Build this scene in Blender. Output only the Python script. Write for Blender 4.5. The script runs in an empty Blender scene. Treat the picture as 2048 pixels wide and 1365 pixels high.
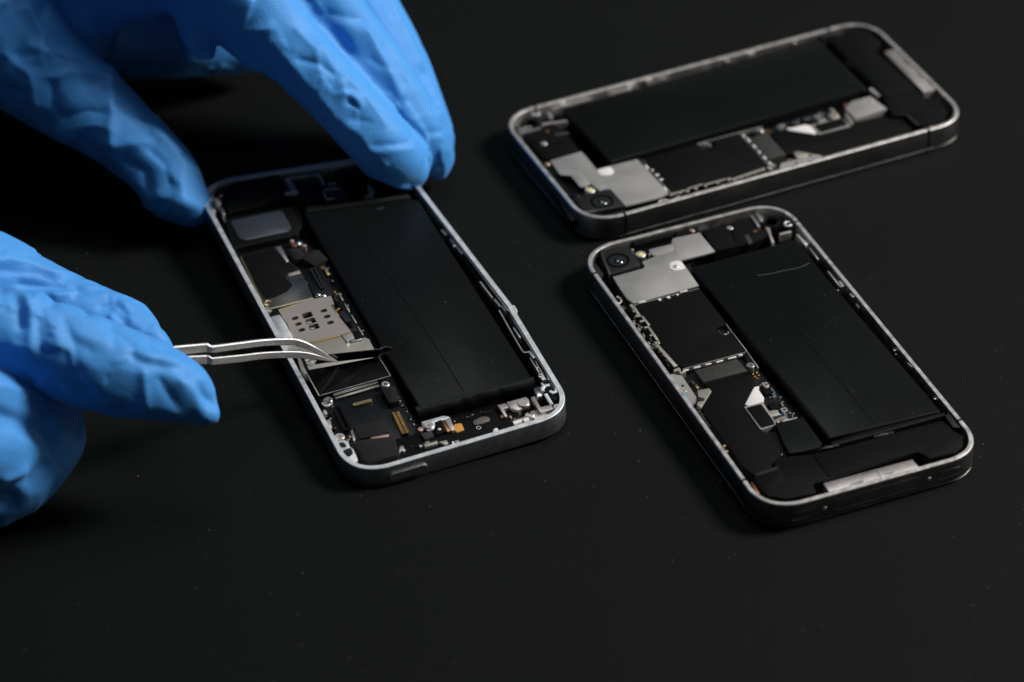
import bpy, bmesh, math, random
import numpy as np
from mathutils import Matrix, Vector, noise
random.seed(7)
rng = np.random.default_rng(11)
scene = bpy.context.scene
COL = scene.collection
S = 0.001                                   # everything below is measured in millimetres

# ------------------------------------------------------------------ camera solved from the three phones' known sizes
W, H = 2048.0, 1365.0
FPX, CAMH, PITCH, ROLL = 6746.5, 514.211, 0.645014, -0.033167
cF = np.array([0, math.cos(PITCH), -math.sin(PITCH)])
_R = np.array([1.0, 0, 0]); _U = np.cross(_R, cF)
cR = math.cos(ROLL)*_R + math.sin(ROLL)*_U
cU = -math.sin(ROLL)*_R + math.cos(ROLL)*_U
cC = np.array([0, 0, CAMH])

def ray(px, py):
    return cF + cR*(px-W/2)/FPX - cU*(py-H/2)/FPX

def at(px, py, z):                          # table point seen at that place of the photo, z mm above the table
    d = ray(px, py)
    return cC + d*((z-CAMH)/d[2])

def proj(P):
    d = np.asarray(P)-cC
    z = d@cF
    return W/2+FPX*(d@cR)/z, H/2-FPX*(d@cU)/z

# ------------------------------------------------------------------ materials
MATS = {}
def mat(name, base, rough=0.5, metal=0.0, spec=0.5, bump=0.0, bscale=2000.0, vary=0.0, vscale=300.0, rvary=0.0, coat=0.0, sheen=0.0, dist=0.0002):
    m = bpy.data.materials.new(name); m.use_nodes = True
    nt = m.node_tree; b = nt.nodes['Principled BSDF']
    b.inputs['Base Color'].default_value = (*base, 1)
    b.inputs['Roughness'].default_value = rough
    b.inputs['Metallic'].default_value = metal
    b.inputs['Specular IOR Level'].default_value = spec
    if coat: b.inputs['Coat Weight'].default_value = coat; b.inputs['Coat Roughness'].default_value = 0.12
    if sheen: b.inputs['Sheen Weight'].default_value = sheen; b.inputs['Sheen Roughness'].default_value = 0.4
    tc = nt.nodes.new('ShaderNodeTexCoord')
    if bump:
        n = nt.nodes.new('ShaderNodeTexNoise'); n.inputs['Scale'].default_value = bscale; n.inputs['Detail'].default_value = 4
        nt.links.new(tc.outputs['Object'], n.inputs['Vector'])
        bp = nt.nodes.new('ShaderNodeBump'); bp.inputs['Strength'].default_value = bump; bp.inputs['Distance'].default_value = dist
        nt.links.new(n.outputs['Fac'], bp.inputs['Height']); nt.links.new(bp.outputs['Normal'], b.inputs['Normal'])
    if vary or rvary:
        n2 = nt.nodes.new('ShaderNodeTexNoise'); n2.inputs['Scale'].default_value = vscale; n2.inputs['Detail'].default_value = 5
        nt.links.new(tc.outputs['Object'], n2.inputs['Vector'])
        if vary:
            r = nt.nodes.new('ShaderNodeValToRGB')
            r.color_ramp.elements[0].position = 0.3; r.color_ramp.elements[1].position = 0.7
            r.color_ramp.elements[0].color = (*[c*(1-vary) for c in base], 1)
            r.color_ramp.elements[1].color = (*[min(1, c*(1+vary)) for c in base], 1)
            nt.links.new(n2.outputs['Fac'], r.inputs['Fac']); nt.links.new(r.outputs['Color'], b.inputs['Base Color'])
        if rvary:
            mr = nt.nodes.new('ShaderNodeMapRange')
            mr.inputs['From Min'].default_value = 0.3; mr.inputs['From Max'].default_value = 0.7
            mr.inputs['To Min'].default_value = max(0.02, rough-rvary); mr.inputs['To Max'].default_value = rough+rvary
            nt.links.new(n2.outputs['Fac'], mr.inputs['Value']); nt.links.new(mr.outputs['Result'], b.inputs['Roughness'])
    MATS[name] = m
    return m

mat('table_black', (0.0068, 0.0077, 0.0073), 0.65, 0, 0.06, bump=0.25, bscale=2600, rvary=0.05, vscale=60)
mat('alu_silver', (0.44, 0.445, 0.46), 0.4, 1.0, bump=0.12, bscale=9000, dist=0.00005, rvary=0.04, vscale=500)
mat('alu_bare', (0.82, 0.83, 0.84), 0.55, 1.0, bump=0.3, bscale=2500, dist=0.00005, vary=0.08, vscale=500, rvary=0.06)
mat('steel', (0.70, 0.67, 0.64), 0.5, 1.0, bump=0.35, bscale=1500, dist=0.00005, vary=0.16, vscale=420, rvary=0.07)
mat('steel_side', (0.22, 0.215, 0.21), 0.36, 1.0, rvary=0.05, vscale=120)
mat('steel_bright', (0.78, 0.77, 0.74), 0.24, 1.0)
mat('tweezer_steel', (0.47, 0.46, 0.45), 0.5, 1.0, bump=0.5, bscale=2500, dist=0.00004, rvary=0.07, vscale=900)
mat('shield_grey', (0.34, 0.33, 0.315), 0.62, 0.5, bump=0.12, bscale=5000, dist=0.00004, vary=0.13, vscale=110)
mat('shield_beige', (0.50, 0.475, 0.41), 0.5, 0.8, bump=0.25, bscale=5000, dist=0.00005, vary=0.08, vscale=250)
mat('sim_metal', (0.52, 0.46, 0.41), 0.46, 0.8, bump=0.2, bscale=4000, dist=0.00005, vary=0.08, vscale=120)
mat('mirror_dark', (0.36, 0.34, 0.28), 0.27, 1.0, rvary=0.06, vscale=140)
mat('polished', (0.055, 0.053, 0.05), 0.16, 1.0, rvary=0.04, vscale=200)
mat('gold', (0.80, 0.52, 0.20), 0.3, 1.0)
mat('brass_edge', (0.70, 0.54, 0.30), 0.35, 1.0)
mat('copper', (0.55, 0.26, 0.14), 0.35, 1.0)
mat('tin', (0.66, 0.60, 0.57), 0.42, 0.85, bump=0.8, bscale=1400, dist=0.00006, vary=0.12, vscale=500)
mat('black_plastic', (0.0052, 0.0056, 0.0056), 0.5, 0, 0.09, bump=0.15, bscale=5000, dist=0.00004)
mat('black_gloss', (0.006, 0.0065, 0.007), 0.12, 0, 0.5)
mat('void', (0.0012, 0.0012, 0.0012), 0.8, 0, 0.08)
mat('battery', (0.0050, 0.0057, 0.0056), 0.36, 0, 0.13, bump=0.1, bscale=3000, dist=0.00006, rvary=0.04, vscale=60)
mat('graphite', (0.0056, 0.0056, 0.0054), 0.55, 0, 0.07, bump=0.12, bscale=5000, dist=0.00004)
mat('tape', (0.0068, 0.0076, 0.0078), 0.42, 0, 0.14, bump=0.3, bscale=500, dist=0.0002)
mat('dark_grey', (0.016, 0.016, 0.017), 0.45, 0, 0.3)
mat('soft_foam', (0.017, 0.0175, 0.018), 0.9, 0, 0.15, bump=0.7, bscale=3500, dist=0.00015, vary=0.35, vscale=2500)
mat('pcb_black', (0.0042, 0.0052, 0.0062), 0.42, 0, 0.25, bump=0.1, bscale=1500, dist=0.00005)
mat('chip_grey', (0.034, 0.033, 0.031), 0.6, 0, 0.3, bump=0.5, bscale=4500, dist=0.00006, vary=0.4, vscale=2800)
mat('speckle', (0.16, 0.14, 0.125), 0.5, 0.5, 0.5, bump=1.0, bscale=3500, dist=0.0002, vary=0.9, vscale=3800)
mat('label_white', (0.74, 0.70, 0.68), 0.5, 0, 0.4)
mat('solder', (0.72, 0.71, 0.68), 0.3, 0.9)
mat('orange_film', (0.62, 0.30, 0.05), 0.45, 0, 0.4)
mat('pinkish', (0.62, 0.42, 0.34), 0.4, 0.7)
mat('led_yellow', (0.75, 0.66, 0.30), 0.25, 0, 0.6)
mat('lens_glass', (0.006, 0.008, 0.010), 0.04, 0, 0.8, coat=1.0, )
mat('module_blue', (0.055, 0.062, 0.078), 0.32, 0.3, 0.5, rvary=0.03, vscale=200)
mat('flex_blue', (0.025, 0.032, 0.045), 0.3, 0.2, 0.5)
mat('ink_blue', (0.05, 0.30, 0.55), 0.5, 0, 0.4)
mat('scuff', (0.042, 0.045, 0.044), 0.6, 0, 0.4)
mat('wear_grey', (0.012, 0.0125, 0.0125), 0.5, 0, 0.3)
mat('dust', (0.16, 0.165, 0.16), 0.8, 0, 0.3)

# ------------------------------------------------------------------ objects
def setp(o, label=None, cat=None, group=None, kind=None):
    if label: o['label'] = label
    if cat: o['category'] = cat
    if group: o['group'] = group
    if kind: o['kind'] = kind
    return o

class MB:                                   # collects faces (mm) and links them as ONE mesh object
    def __init__(s): s.v = []; s.f = []
    def add(s, vs, fs):
        n = len(s.v); s.v.extend([tuple(map(float, p)) for p in vs]); s.f.extend([tuple(i+n for i in f) for f in fs]); return s
    def build(s, name, material, parent=None, sharp=38, smooth=True, label=None):
        me = bpy.data.meshes.new(name)
        me.from_pydata([(x*S, y*S, z*S) for x, y, z in s.v], [], s.f)
        me.validate()
        bm = bmesh.new(); bm.from_mesh(me); bmesh.ops.recalc_face_normals(bm, faces=bm.faces); bm.to_mesh(me); bm.free()
        me.materials.append(MATS[material])
        if smooth:
            me.polygons.foreach_set('use_smooth', [True]*len(me.polygons))
            me.set_sharp_from_angle(angle=math.radians(sharp))
        o = bpy.data.objects.new(name, me); COL.objects.link(o)
        if parent: o.parent = parent
        if label: o['label'] = label
        return o

def area(P):
    return 0.5*sum(P[i][0]*P[(i+1) % len(P)][1]-P[(i+1) % len(P)][0]*P[i][1] for i in range(len(P)))

def ccw(P):
    P = [np.array(p[:2], float) for p in P]
    return P if area(P) > 0 else P[::-1]

def inset(P, d):                            # CCW polygon moved inwards by d
    n = len(P); out = []
    for i in range(n):
        a, b, c = P[i-1], P[i], P[(i+1) % n]
        e1 = (b-a)/max(1e-9, np.linalg.norm(b-a)); e2 = (c-b)/max(1e-9, np.linalg.norm(c-b))
        n1 = np.array([-e1[1], e1[0]]); n2 = np.array([-e2[1], e2[0]])
        m = n1+n2; k = 1+n1@n2
        out.append(b + m*d/max(0.35, k))
    return out

def fillet(P, r, seg=6):
    P = ccw(P); n = len(P); out = []
    rr = r if isinstance(r, (list, tuple)) else [r]*n
    for i in range(n):
        a, b, c = P[i-1], P[i], P[(i+1) % n]
        u = (a-b); w = (c-b); lu, lw = np.linalg.norm(u), np.linalg.norm(w); u /= lu; w /= lw
        ang = math.acos(max(-1, min(1, u@w)))
        if rr[i] <= 0 or ang > 3.05: out.append(b); continue
        t = min(rr[i]/math.tan(ang/2), lu*0.48, lw*0.48)
        p0, p1 = b+u*t, b+w*t
        for k in range(seg+1):
            q = k/seg
            out.append((1-q)**2*p0+2*q*(1-q)*(b*0.83+0.17*(p0+p1)/2)+q*q*p1)
    return out

def ringloft(mb, rings, cap0=True, cap1=True, closed=False):
    n = len(rings[0]); base = len(mb.v)
    for r in rings: mb.v.extend([tuple(map(float, p)) for p in r])
    m = len(rings)
    for k in range(m if closed else m-1):
        a = base+k*n; b = base+((k+1) % m)*n
        for i in range(n):
            j = (i+1) % n
            mb.f.append((a+i, a+j, b+j, b+i))
    if cap0 and not closed: mb.f.append(tuple(base+i for i in range(n))[::-1])
    if cap1 and not closed: mb.f.append(tuple(base+(m-1)*n+i for i in range(n)))

def prism(mb, P, h0, h1, bev=0.12):
    P = ccw(P)
    rings = [[(*p, h0) for p in P]]
    if bev > 0:
        rings.append([(*p, h1-bev) for p in P])
        rings.append([(*p, h1-bev*0.3) for p in inset(P, bev*0.3)])
        rings.append([(*p, h1) for p in inset(P, bev)])
    else:
        rings.append([(*p, h1) for p in P])
    ringloft(mb, rings); return mb

def holed(mb, P, holes, h0, h1):            # plate with through holes (lists of points), top face triangulated
    P = ccw(P)
    bm = bmesh.new(); edges = []
    def loop(Q):
        vs = [bm.verts.new((q[0], q[1], h1)) for q in Q]
        return [bm.edges.new((vs[i], vs[(i+1) % len(vs)])) for i in range(len(vs))]
    edges += loop(P)
    for h in holes: edges += loop(ccw(h)[::-1])
    g = bmesh.ops.triangle_fill(bm, use_beauty=True, use_dissolve=False, edges=edges, normal=(0, 0, 1))
    bm.verts.index_update()
    vs = [tuple(v.co) for v in bm.verts]; fs = [tuple(v.index for v in f.verts) for f in bm.faces]
    bm.free()
    mb.add(vs, fs)
    for Q in [P]+[ccw(h) for h in holes]:
        n = len(Q)
        mb.add([(*q, h1) for q in Q]+[(*q, h0) for q in Q], [(i, (i+1) % n, n+(i+1) % n, n+i) for i in range(n)])
    return mb

def circle(c, r, n=20, ph=0, sq=1.0):
    return [(c[0]+r*math.cos(ph+2*math.pi*i/n), c[1]+r*sq*math.sin(ph+2*math.pi*i/n)) for i in range(n)]

def lathe(mb, c, prof, n=24, star=None):    # prof: (radius, height); star = (profile indexes, depth) makes a driver slot
    rings = []
    for k, (r, h) in enumerate(prof):
        ring = []
        for i in range(n):
            a = 2*math.pi*i/n; q = r
            if star and k in star[0]: q = r*(1 if math.cos(4*a) > 0.25 else star[1])
            ring.append((c[0]+q*math.cos(a), c[1]+q*math.sin(a), h))
        rings.append(ring)
    ringloft(mb, rings, cap0=False, cap1=True); return mb

def tube(mb, pts, r, n=8, closed=False, flat=1.0):
    P = [np.array(p, float) for p in pts]; rings = []
    m = len(P)
    for i in range(m):
        t = (P[(i+1) % m]-P[i-1]) if closed else (P[min(i+1, m-1)]-P[max(i-1, 0)])
        t = t/max(1e-9, np.linalg.norm(t))
        up = np.array([0, 0, 1.0]) if abs(t[2]) < 0.9 else np.array([0, 1.0, 0])
        s = np.cross(t, up); s /= np.linalg.norm(s); u = np.cross(s, t)
        rr = r[i] if isinstance(r, (list, tuple)) else r
        rings.append([tuple(P[i]+rr*(s*math.cos(2*math.pi*k/n)+u*flat*math.sin(2*math.pi*k/n))) for k in range(n)])
    ringloft(mb, rings, closed=closed); return mb

def bar(mb, a, b, w, h0, h1, bev=0.05):     # flat bar between two local points, w wide
    a = np.array(a[:2], float); b = np.array(b[:2], float); d = (b-a)/np.linalg.norm(b-a); s = np.array([-d[1], d[0]])*w/2
    return prism(mb, [a-s, b-s, b+s, a+s], h0, h1, bev)

def resample(P, step):
    P = [np.array(p, float) for p in P]; out = [P[0]]
    for a, b in zip(P[:-1], P[1:]):
        n = max(1, int(round(np.linalg.norm(b-a)/step)))
        out += [a+(b-a)*k/n for k in range(1, n+1)]
    return out

class Phone:                                # a phone's own frame: u along its short side, v along its long side, h above its back
    def __init__(s, x, y, rot, tv=0.0, tu=0.0, half=60.0):
        c, n = math.cos(rot), math.sin(rot)
        ev = np.array([-n, c, tv]); ev /= np.linalg.norm(ev)
        eu = np.array([c, n, tu]); eu -= ev*(eu@ev); eu /= np.linalg.norm(eu)
        s.R = np.stack([eu, ev, np.cross(eu, ev)], 1)
        s.o = np.array([x, y, tv*half])
    def L(s, px, py, h):
        d = s.R.T@ray(px, py); c = s.R.T@(cC-s.o)
        k = (h-c[2])/d[2]
        return (c+d*k)[:2]
    def poly(s, pts, h): return [s.L(x, y, h) for x, y in pts]
    def p3(s, x, y, h): return (*s.L(x, y, h), h)
    def empty(s, name):
        o = bpy.data.objects.new(name, None); COL.objects.link(o); o.empty_display_size = 0.01
        M = Matrix([[*s.R[i], s.o[i]*S] for i in range(3)]+[[0, 0, 0, 1]]); o.matrix_world = M
        return o

def frame_mesh(mb, P, prof):                # outline P (CCW) swept through (inset, height)
    ringloft(mb, [[(*p, h) for p in inset(P, d)] for d, h in prof], cap0=True, cap1=False)
# ------------------------------------------------------------------ shared little parts
def part(name, material, parent, build, **k):
    mb = MB(); build(mb); return mb.build(name, material, parent, **k)

def slab(ph, parent, name, material, pts, h0, h1, bev=0.12, fil=0.0, **k):
    P = ph.poly(pts, h1)
    if fil: P = fillet(P, fil, 4)
    return part(name, material, parent, lambda mb: prism(mb, P, h0, h1, bev), **k)

def screw(ph, parent, px, py, h0, h1, r, material='steel_bright', name='screw', ri=0.55, flat=False):
    c = ph.L(px, py, h1)
    def b(mb):
        lathe(mb, c, [(r, h0), (r, h1-0.12), (r-0.12, h1), (r*ri, h1), (r*ri*0.8, h1-(0.12 if flat else 0.45))], star=((3, 4), 0.45))
    return part(name, material, parent, b)

def post(ph, parent, px, py, h0, h1, r, ri, material='steel_bright', name='threaded_post'):
    c = ph.L(px, py, h1)
    return part(name, material, parent, lambda mb: lathe(mb, c, [(r, h0), (r, h1-0.15), (r-0.15, h1), (ri, h1), (ri*0.9, h1-1.2)]))

def wire(ph, parent, name, material, pts, h, r, n=8, flat=1.0, step=0):
    hs = h if isinstance(h, (list, tuple)) else [h]*len(pts)
    P = [ph.p3(x, y, q) for (x, y), q in zip(pts, hs)]
    if step: P = resample(P, step)
    return part(name, material, parent, lambda mb: tube(mb, P, r, n, flat=flat))

def strips(ph, parent, name, material, segs, h0, h1, w, merge=False):       # flat bars, each a piece of its own
    def one(mb, q): bar(mb, ph.L(q[0], q[1], h1), ph.L(q[2], q[3], h1), q[4] if len(q) > 4 else w, h0, h1, 0.04)
    if merge:
        return part(name, material, parent, lambda mb: [one(mb, q) for q in segs])
    return [part(name, material, parent, lambda mb, q=q: one(mb, q)) for q in segs]

def dots(ph, parent, name, material, pts, h0, h1, r, sq=1.0):
    return [part(name, material, parent, lambda mb, p=p: prism(mb, circle(ph.L(p[0], p[1], h1), p[2] if len(p) > 2 else r, 10), h0, h1, 0.05)) for p in pts]

def connector(ph, parent, quad, h0, h1, shell, pins, npin, name='connector', pinw=0.16, teeth=True, core=None):
    q = [np.array(ph.L(x, y, h1)) for x, y in quad]            # quad: two ends of one long side, then the other side
    base = part(name, shell, parent, lambda mb: holed(mb, fillet(q, 0.25, 3), [fillet(inset(ccw(q), 0.42), 0.12, 3)], h0, h1))
    if core: part('core', core, base, lambda mb: prism(mb, inset(ccw(q), 0.45), h0, h1-0.42, 0))
    a, b, c, d = q
    def pn(mb):
        for k in range(npin):
            t = (k+0.9)/(npin+0.8)
            for (s, e, o, f) in ((a, b, d, c), (d, c, a, b)):
                p = s+(e-s)*t; m = o+(f-o)*t; u = (m-p)/np.linalg.norm(m-p)
                bar(mb, p+u*(-0.28 if teeth else 0.1), p+u*0.62, pinw, h0, h1+0.03 if teeth else h1-0.15, 0.02)
    part('pins', pins, base, pn)
    return base

def arc(ph, px, py, h, r, a0, a1, n=14):
    c = ph.L(px, py, h)
    return [(c[0]+r*math.cos(a0+(a1-a0)*i/n), c[1]+r*math.sin(a0+(a1-a0)*i/n), h) for i in range(n+1)]

# ------------------------------------------------------------------ the two dark phones (one design, built on the front one, copied for the back one)
Z3 = 7.2345
F3 = Phone(64.897953, 667.992338, 0.357129)
F2 = Phone(62.570626, 772.371599, -1.173852+math.pi)
A3, B3 = 29.3, 57.8
C_CAMERA_BREAK = None

def build_dark_phone(ph):
    root = ph.empty('smartphone')
    out = fillet([(-A3, -B3), (A3, -B3), (A3, B3), (-A3, B3)], 9.6, 12)
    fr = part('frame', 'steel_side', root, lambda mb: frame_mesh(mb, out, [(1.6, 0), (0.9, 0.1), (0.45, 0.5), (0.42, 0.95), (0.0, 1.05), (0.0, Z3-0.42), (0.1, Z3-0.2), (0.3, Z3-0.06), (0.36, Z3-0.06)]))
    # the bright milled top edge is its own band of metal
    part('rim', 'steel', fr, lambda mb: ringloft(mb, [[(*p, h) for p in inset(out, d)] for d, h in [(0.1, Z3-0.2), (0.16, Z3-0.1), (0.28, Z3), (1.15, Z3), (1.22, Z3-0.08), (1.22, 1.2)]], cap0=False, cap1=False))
    part('back_glass', 'void', fr, lambda mb: prism(mb, inset(out, 1.1), 0.9, 2.0, 0))
    part('bezel_edge', 'steel', fr, lambda mb: ringloft(mb, [[(*p, h) for p in inset(out, d)] for d, h in [(0.44, 0.5), (0.12, 0.62), (0.06, 0.8), (0.44, 0.95)]], cap0=False, cap1=False))
    for (u, v) in ((-A3, 46.6), (A3, 46.6), (-A3, -44.5), (A3, -44.5)):      # the four antenna gaps across the rim
        s = 1 if u < 0 else -1
        part('antenna_gap', 'black_plastic', fr, lambda mb: prism(mb, [(u-0.02*s, v-0.32), (u+1.25*s, v-0.32), (u+1.25*s, v+0.32), (u-0.02*s, v+0.32)], 1.1, Z3+0.015, 0))
    def slot(u0, u1, z0, z1):                                   # dock socket and grilles on the near end, fine raised outlines
        pts = fillet([(u0, z0), (u1, z0), (u1, z1), (u0, z1)], (z1-z0)*0.45, 6)
        return lambda mb: tube(mb, [(p[0], -B3-0.01, p[1]) for p in pts], 0.07, 6, closed=True)
    part('dock_socket', 'steel_side', fr, slot(-11.5, 11.5, 2.1, 5.3))
    part('grille', 'steel_side', fr, slot(-22.5, -16, 2.6, 4.8)); part('grille', 'steel_side', fr, slot(16, 22.5, 2.6, 4.8))
    for u in (-13.7, 13.7):
        part('screw', 'steel', fr, lambda mb: ringloft(mb, [[(u+r*math.cos(a), -B3-0.12*(r < 0.4)-0.02, 3.7+r*math.sin(a)) for a in np.linspace(0, 2*math.pi, 13)[:-1]] for r in (0.62, 0.45, 0.35)], cap0=False))
    for u in (-A3, A3):
        part('side_groove', 'steel', fr, lambda mb: tube(mb, [(u, -46, 1.0), (u, 46, 1.0)], 0.06, 6))
    ZT = Z3
    # ---- battery
    bt = slab(ph, root, 'battery', 'battery', [(1381, 535), (1478, 508.5), (1592, 477), (1658, 559), (1742, 657), (1884, 823), (1820, 838), (1720, 862), (1657, 877), (1600, 806), (1470, 645)], 1.6, ZT-0.35, 0.75, 0.9)
    wire(ph, bt, 'seam', 'void', [(1476, 511), (1512, 556), (1600, 666), (1727, 821), (1751, 851)], ZT-0.36, 0.14, 6, 0.4)
    def lip(mb): prism(mb, ph.poly([(1661, 884), (1760, 853), (1888, 824), (1892, 830), (1762, 866), (1666, 892)], ZT-1.0), 1.6, ZT-1.0, 0.3)
    part('wrapper_end', 'tape', bt, lip)
    def foil(a, b, k):
        def g(mb):
            p0 = np.array(ph.L(*a, ZT-0.7)); p1 = np.array(ph.L(*b, ZT-0.7)); n = 10; top = []; bot = []
            for i in range(n+1):
                t = i/n; p = p0+(p1-p0)*t; w = 0.26*math.sin(math.pi*t)**0.6*(0.6+0.4*math.sin(i*2.7+k))+0.03
                top.append((p[0]+0.1, p[1]+w+0.12*math.sin(i*2.1+k), ZT-0.6+0.18*math.sin(i*1.7+k))); bot.append((p[0], p[1]-w*0.4, ZT-1.0+0.1*math.cos(i*2.3)))
            mb.add(top+bot, [(i, i+1, n+2+i, n+1+i) for i in range(n)])
        return part('foil_tab', 'solder', bt, g)
    foil((1748, 873), (1788, 864), 0.3); foil((1641, 897), (1678, 890), 1.4)
    # ---- lower speaker and antenna assembly
    sp = slab(ph, root, 'speaker_module', 'black_plastic', [(1551, 918), (1584, 912), (1625, 909), (1690, 893), (1830, 855), (1885, 841), (1907, 862), (1927, 872), (1926, 892), (1909, 906), (1857, 920), (1841, 906), (1833, 906), (1652, 962), (1625, 967), (1633, 986), (1573, 998), (1535, 991), (1513, 970), (1507, 948), (1551, 937)], 2, ZT-0.55, 0.2, 0.7)
    slab(ph, sp, 'raised_panel', 'black_plastic', [(1628, 912), (1655, 950), (1664, 953), (1832, 904.5), (1845, 907), (1860, 918), (1904, 904), (1920, 890), (1918, 876), (1899, 865), (1881, 844), (1760, 875), (1690, 894)], ZT-0.6, ZT-0.3, 0.14, 0.8)
    slab(ph, sp, 'round_boss', 'graphite', [(1511, 950), (1557, 933), (1567, 945), (1567, 960), (1555, 973), (1533, 983), (1515, 969)], ZT-0.6, ZT-0.42, 0.12, 2.2)
    slab(ph, sp, 'grey_band', 'dark_grey', [(1510, 947), (1554, 933), (1557, 938), (1512, 952)], ZT-0.6, ZT-0.37, 0.05)
    slab(ph, root, 'corner_gasket', 'dark_grey', [(1889, 831), (1899, 825), (1924, 856), (1906, 855)], 2, ZT-0.5, 0.2, 0.6)
    dk = slab(ph, root, 'dock_connector', 'tin', [(1646.5, 966.8), (1735, 943), (1825, 919), (1837.5, 934.5), (1658.5, 984.3)], 2, ZT-0.25, 0.15)
    wire(ph, dk, 'stamped_line', 'void', [(1723, 949), (1753.6, 942), (1763, 955)], ZT-0.22, 0.09, 6, 0.5)
    slab(ph, dk, 'folded_flap', 'solder', [(1757, 951), (1788, 942.5), (1789, 945.5), (1764, 953)], ZT-0.3, ZT-0.12, 0.04)
    slab(ph, dk, 'folded_flap', 'solder', [(1700, 969), (1726, 961), (1727, 966), (1702, 973)], ZT-0.3, ZT-0.14, 0.04)
    slab(ph, root, 'copper_shim', 'copper', [(1502, 962), (1506, 966), (1520, 987), (1517, 990), (1509, 981)], 3, ZT-0.7, 0.1)
    # ---- logic board under everything on the camera side
    pcb = slab(ph, root, 'logic_board', 'pcb_black', [(1200, 500), (1300, 480), (1420, 455), (1440, 500), (1380, 528), (1400, 575), (1500, 705), (1512, 735), (1606, 832), (1572, 915), (1480, 930), (1400, 830), (1345, 745), (1250, 610)], 2, 4.6, 0.1)
    gp = part('shield_plate', 'shield_grey', root, lambda mb: prism(mb, ph.poly([(1226, 554), (1287, 537), (1289.5, 532), (1283.5, 524), (1312, 512.5), (1345, 503), (1347.5, 497), (1342, 488), (1346, 477), (1399, 465.5), (1430, 503), (1410.5, 508.8), (1362, 521), (1370, 532), (1397.5, 571.5), (1300, 599), (1267.7, 607), (1254.5, 598), (1240, 577)], 6.4), 5.9, 6.4, 0.06))
    slab(ph, gp, 'stepped_strip', 'shield_grey', [(1296, 500), (1342, 488.5), (1348, 494), (1345, 503), (1312, 512), (1306, 512)], 6.3, 6.52, 0.08, 0.6)
    wa = part('washer', 'label_white', gp, lambda mb: prism(mb, fillet(ph.poly([(1338, 527), (1345, 523), (1361, 521), (1368, 532), (1372, 537), (1352, 542), (1340, 538)], 6.46), 1.1, 5), 6.3, 6.46, 0.05))
    screw(ph, wa, 1352, 532, 6.3, 6.7, 0.62, 'steel', ri=0.5)
    # ---- camera
    cam = slab(ph, root, 'camera_module', 'wear_grey', [(1198, 501), (1254, 489), (1281, 526), (1277, 532), (1221, 549)], 2, ZT-0.15, 0.25, 0.5)
    c = ph.L(1236, 521.5, ZT-0.15)
    part('lens_ring', 'void', cam, lambda mb: lathe(mb, c, [(3.1, ZT-0.4), (3.1, ZT-0.02), (2.9, ZT+0.06), (2.6, ZT+0.06), (1.9, ZT-0.5)], 32))
    part('lens', 'lens_glass', cam, lambda mb: lathe(mb, c, [(1.85, ZT-0.75), (1.65, ZT-0.42), (1.35, ZT-0.12), (1.0, ZT+0.1), (0.6, ZT+0.25), (0.25, ZT+0.31), (0.02, ZT+0.32)], 32))
    slab(ph, cam, 'bracket', 'steel_side', [(1198, 500), (1202, 497), (1222, 546), (1218, 549)], 3, ZT-0.05, 0.06)
    slab(ph, root, 'side_wedge', 'dark_grey', [(1186, 522), (1195, 531), (1207, 548), (1201, 555), (1186, 537)], 2, ZT-0.5, 0.2)
    led = part('flash_led', 'steel', root, lambda mb: lathe(mb, ph.L(1281, 508, ZT-0.2), [(1.35, 3), (1.35, ZT-0.35), (1.2, ZT-0.2), (0.95, ZT-0.2), (0.9, ZT-0.5)]))
    part('emitter', 'led_yellow', led, lambda mb: lathe(mb, ph.L(1281, 508.5, ZT-0.3), [(0.85, ZT-0.6), (0.75, ZT-0.28), (0.4, ZT-0.12), (0.02, ZT-0.08)]))
    dots(ph, root, 'contact_dots', 'tin', [(1300, 508, 0.4), (1307, 507, 0.4), (1265, 499, 0.35)], 4, 6.3, 0.4)
    # ---- top strip with headphone socket
    tp = slab(ph, root, 'top_bracket', 'black_plastic', [(1404, 462), (1478, 441), (1498, 434), (1540, 470), (1512, 483), (1490, 489), (1430, 503)], 2, 6.3, 0.2)
    slab(ph, tp, 'flex_panel', 'graphite', [(1405, 463), (1450, 452), (1474, 488), (1432, 501)], 6.2, 6.5, 0.1)
    slab(ph, tp, 'flex_panel', 'graphite', [(1457, 449), (1478, 444), (1493, 484), (1474, 488)], 6.2, 6.55, 0.1)
    slab(ph, tp, 'grey_tab', 'chip_grey', [(1488, 471), (1497, 469), (1505.5, 485), (1497, 488.5)], 6.2, 6.6, 0.1)
    slab(ph, tp, 'black_rail', 'black_plastic', [(1262, 482), (1345, 459), (1347, 470), (1270, 491)], 3, 6.5, 0.2)
    slab(ph, tp, 'black_rail', 'black_plastic', [(1350, 463), (1396, 452), (1398, 463), (1352, 474)], 3, 6.2, 0.2)
    screw(ph, tp, 1459.5, 455.5, 6.2, 6.85, 0.85, 'tin', ri=0.4, flat=True)
    screw(ph, tp, 1384, 460.5, 6.0, 6.7, 0.7, 'pinkish', ri=0.4, flat=True)
    dots(ph, tp, 'gold_dot', 'copper', [(1510, 462, 0.55)], 6.2, 6.5, 0.5)
    hj = part('headphone_socket', 'black_plastic', root, lambda mb: lathe(mb, ph.L(1541, 443, 6.3), [(2.8, 2), (2.8, 5.8), (2.5, 6.3), (1.9, 6.35), (1.6, 6.0), (1.5, 3.5)], 28))
    slab(ph, hj, 'clip', 'solder', [(1500, 431.5), (1505.5, 430), (1521, 452), (1516, 454)], 4, 6.7, 0.08)
    slab(ph, hj, 'clip', 'solder', [(1511, 427), (1515, 426), (1526, 434), (1527, 442), (1522, 443)], 4, 6.7, 0.08)
    slab(ph, hj, 'clip', 'tin', [(1530, 454), (1540, 456), (1543, 470), (1549, 484), (1544, 487), (1537, 468)], 4, 6.6, 0.08)
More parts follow.
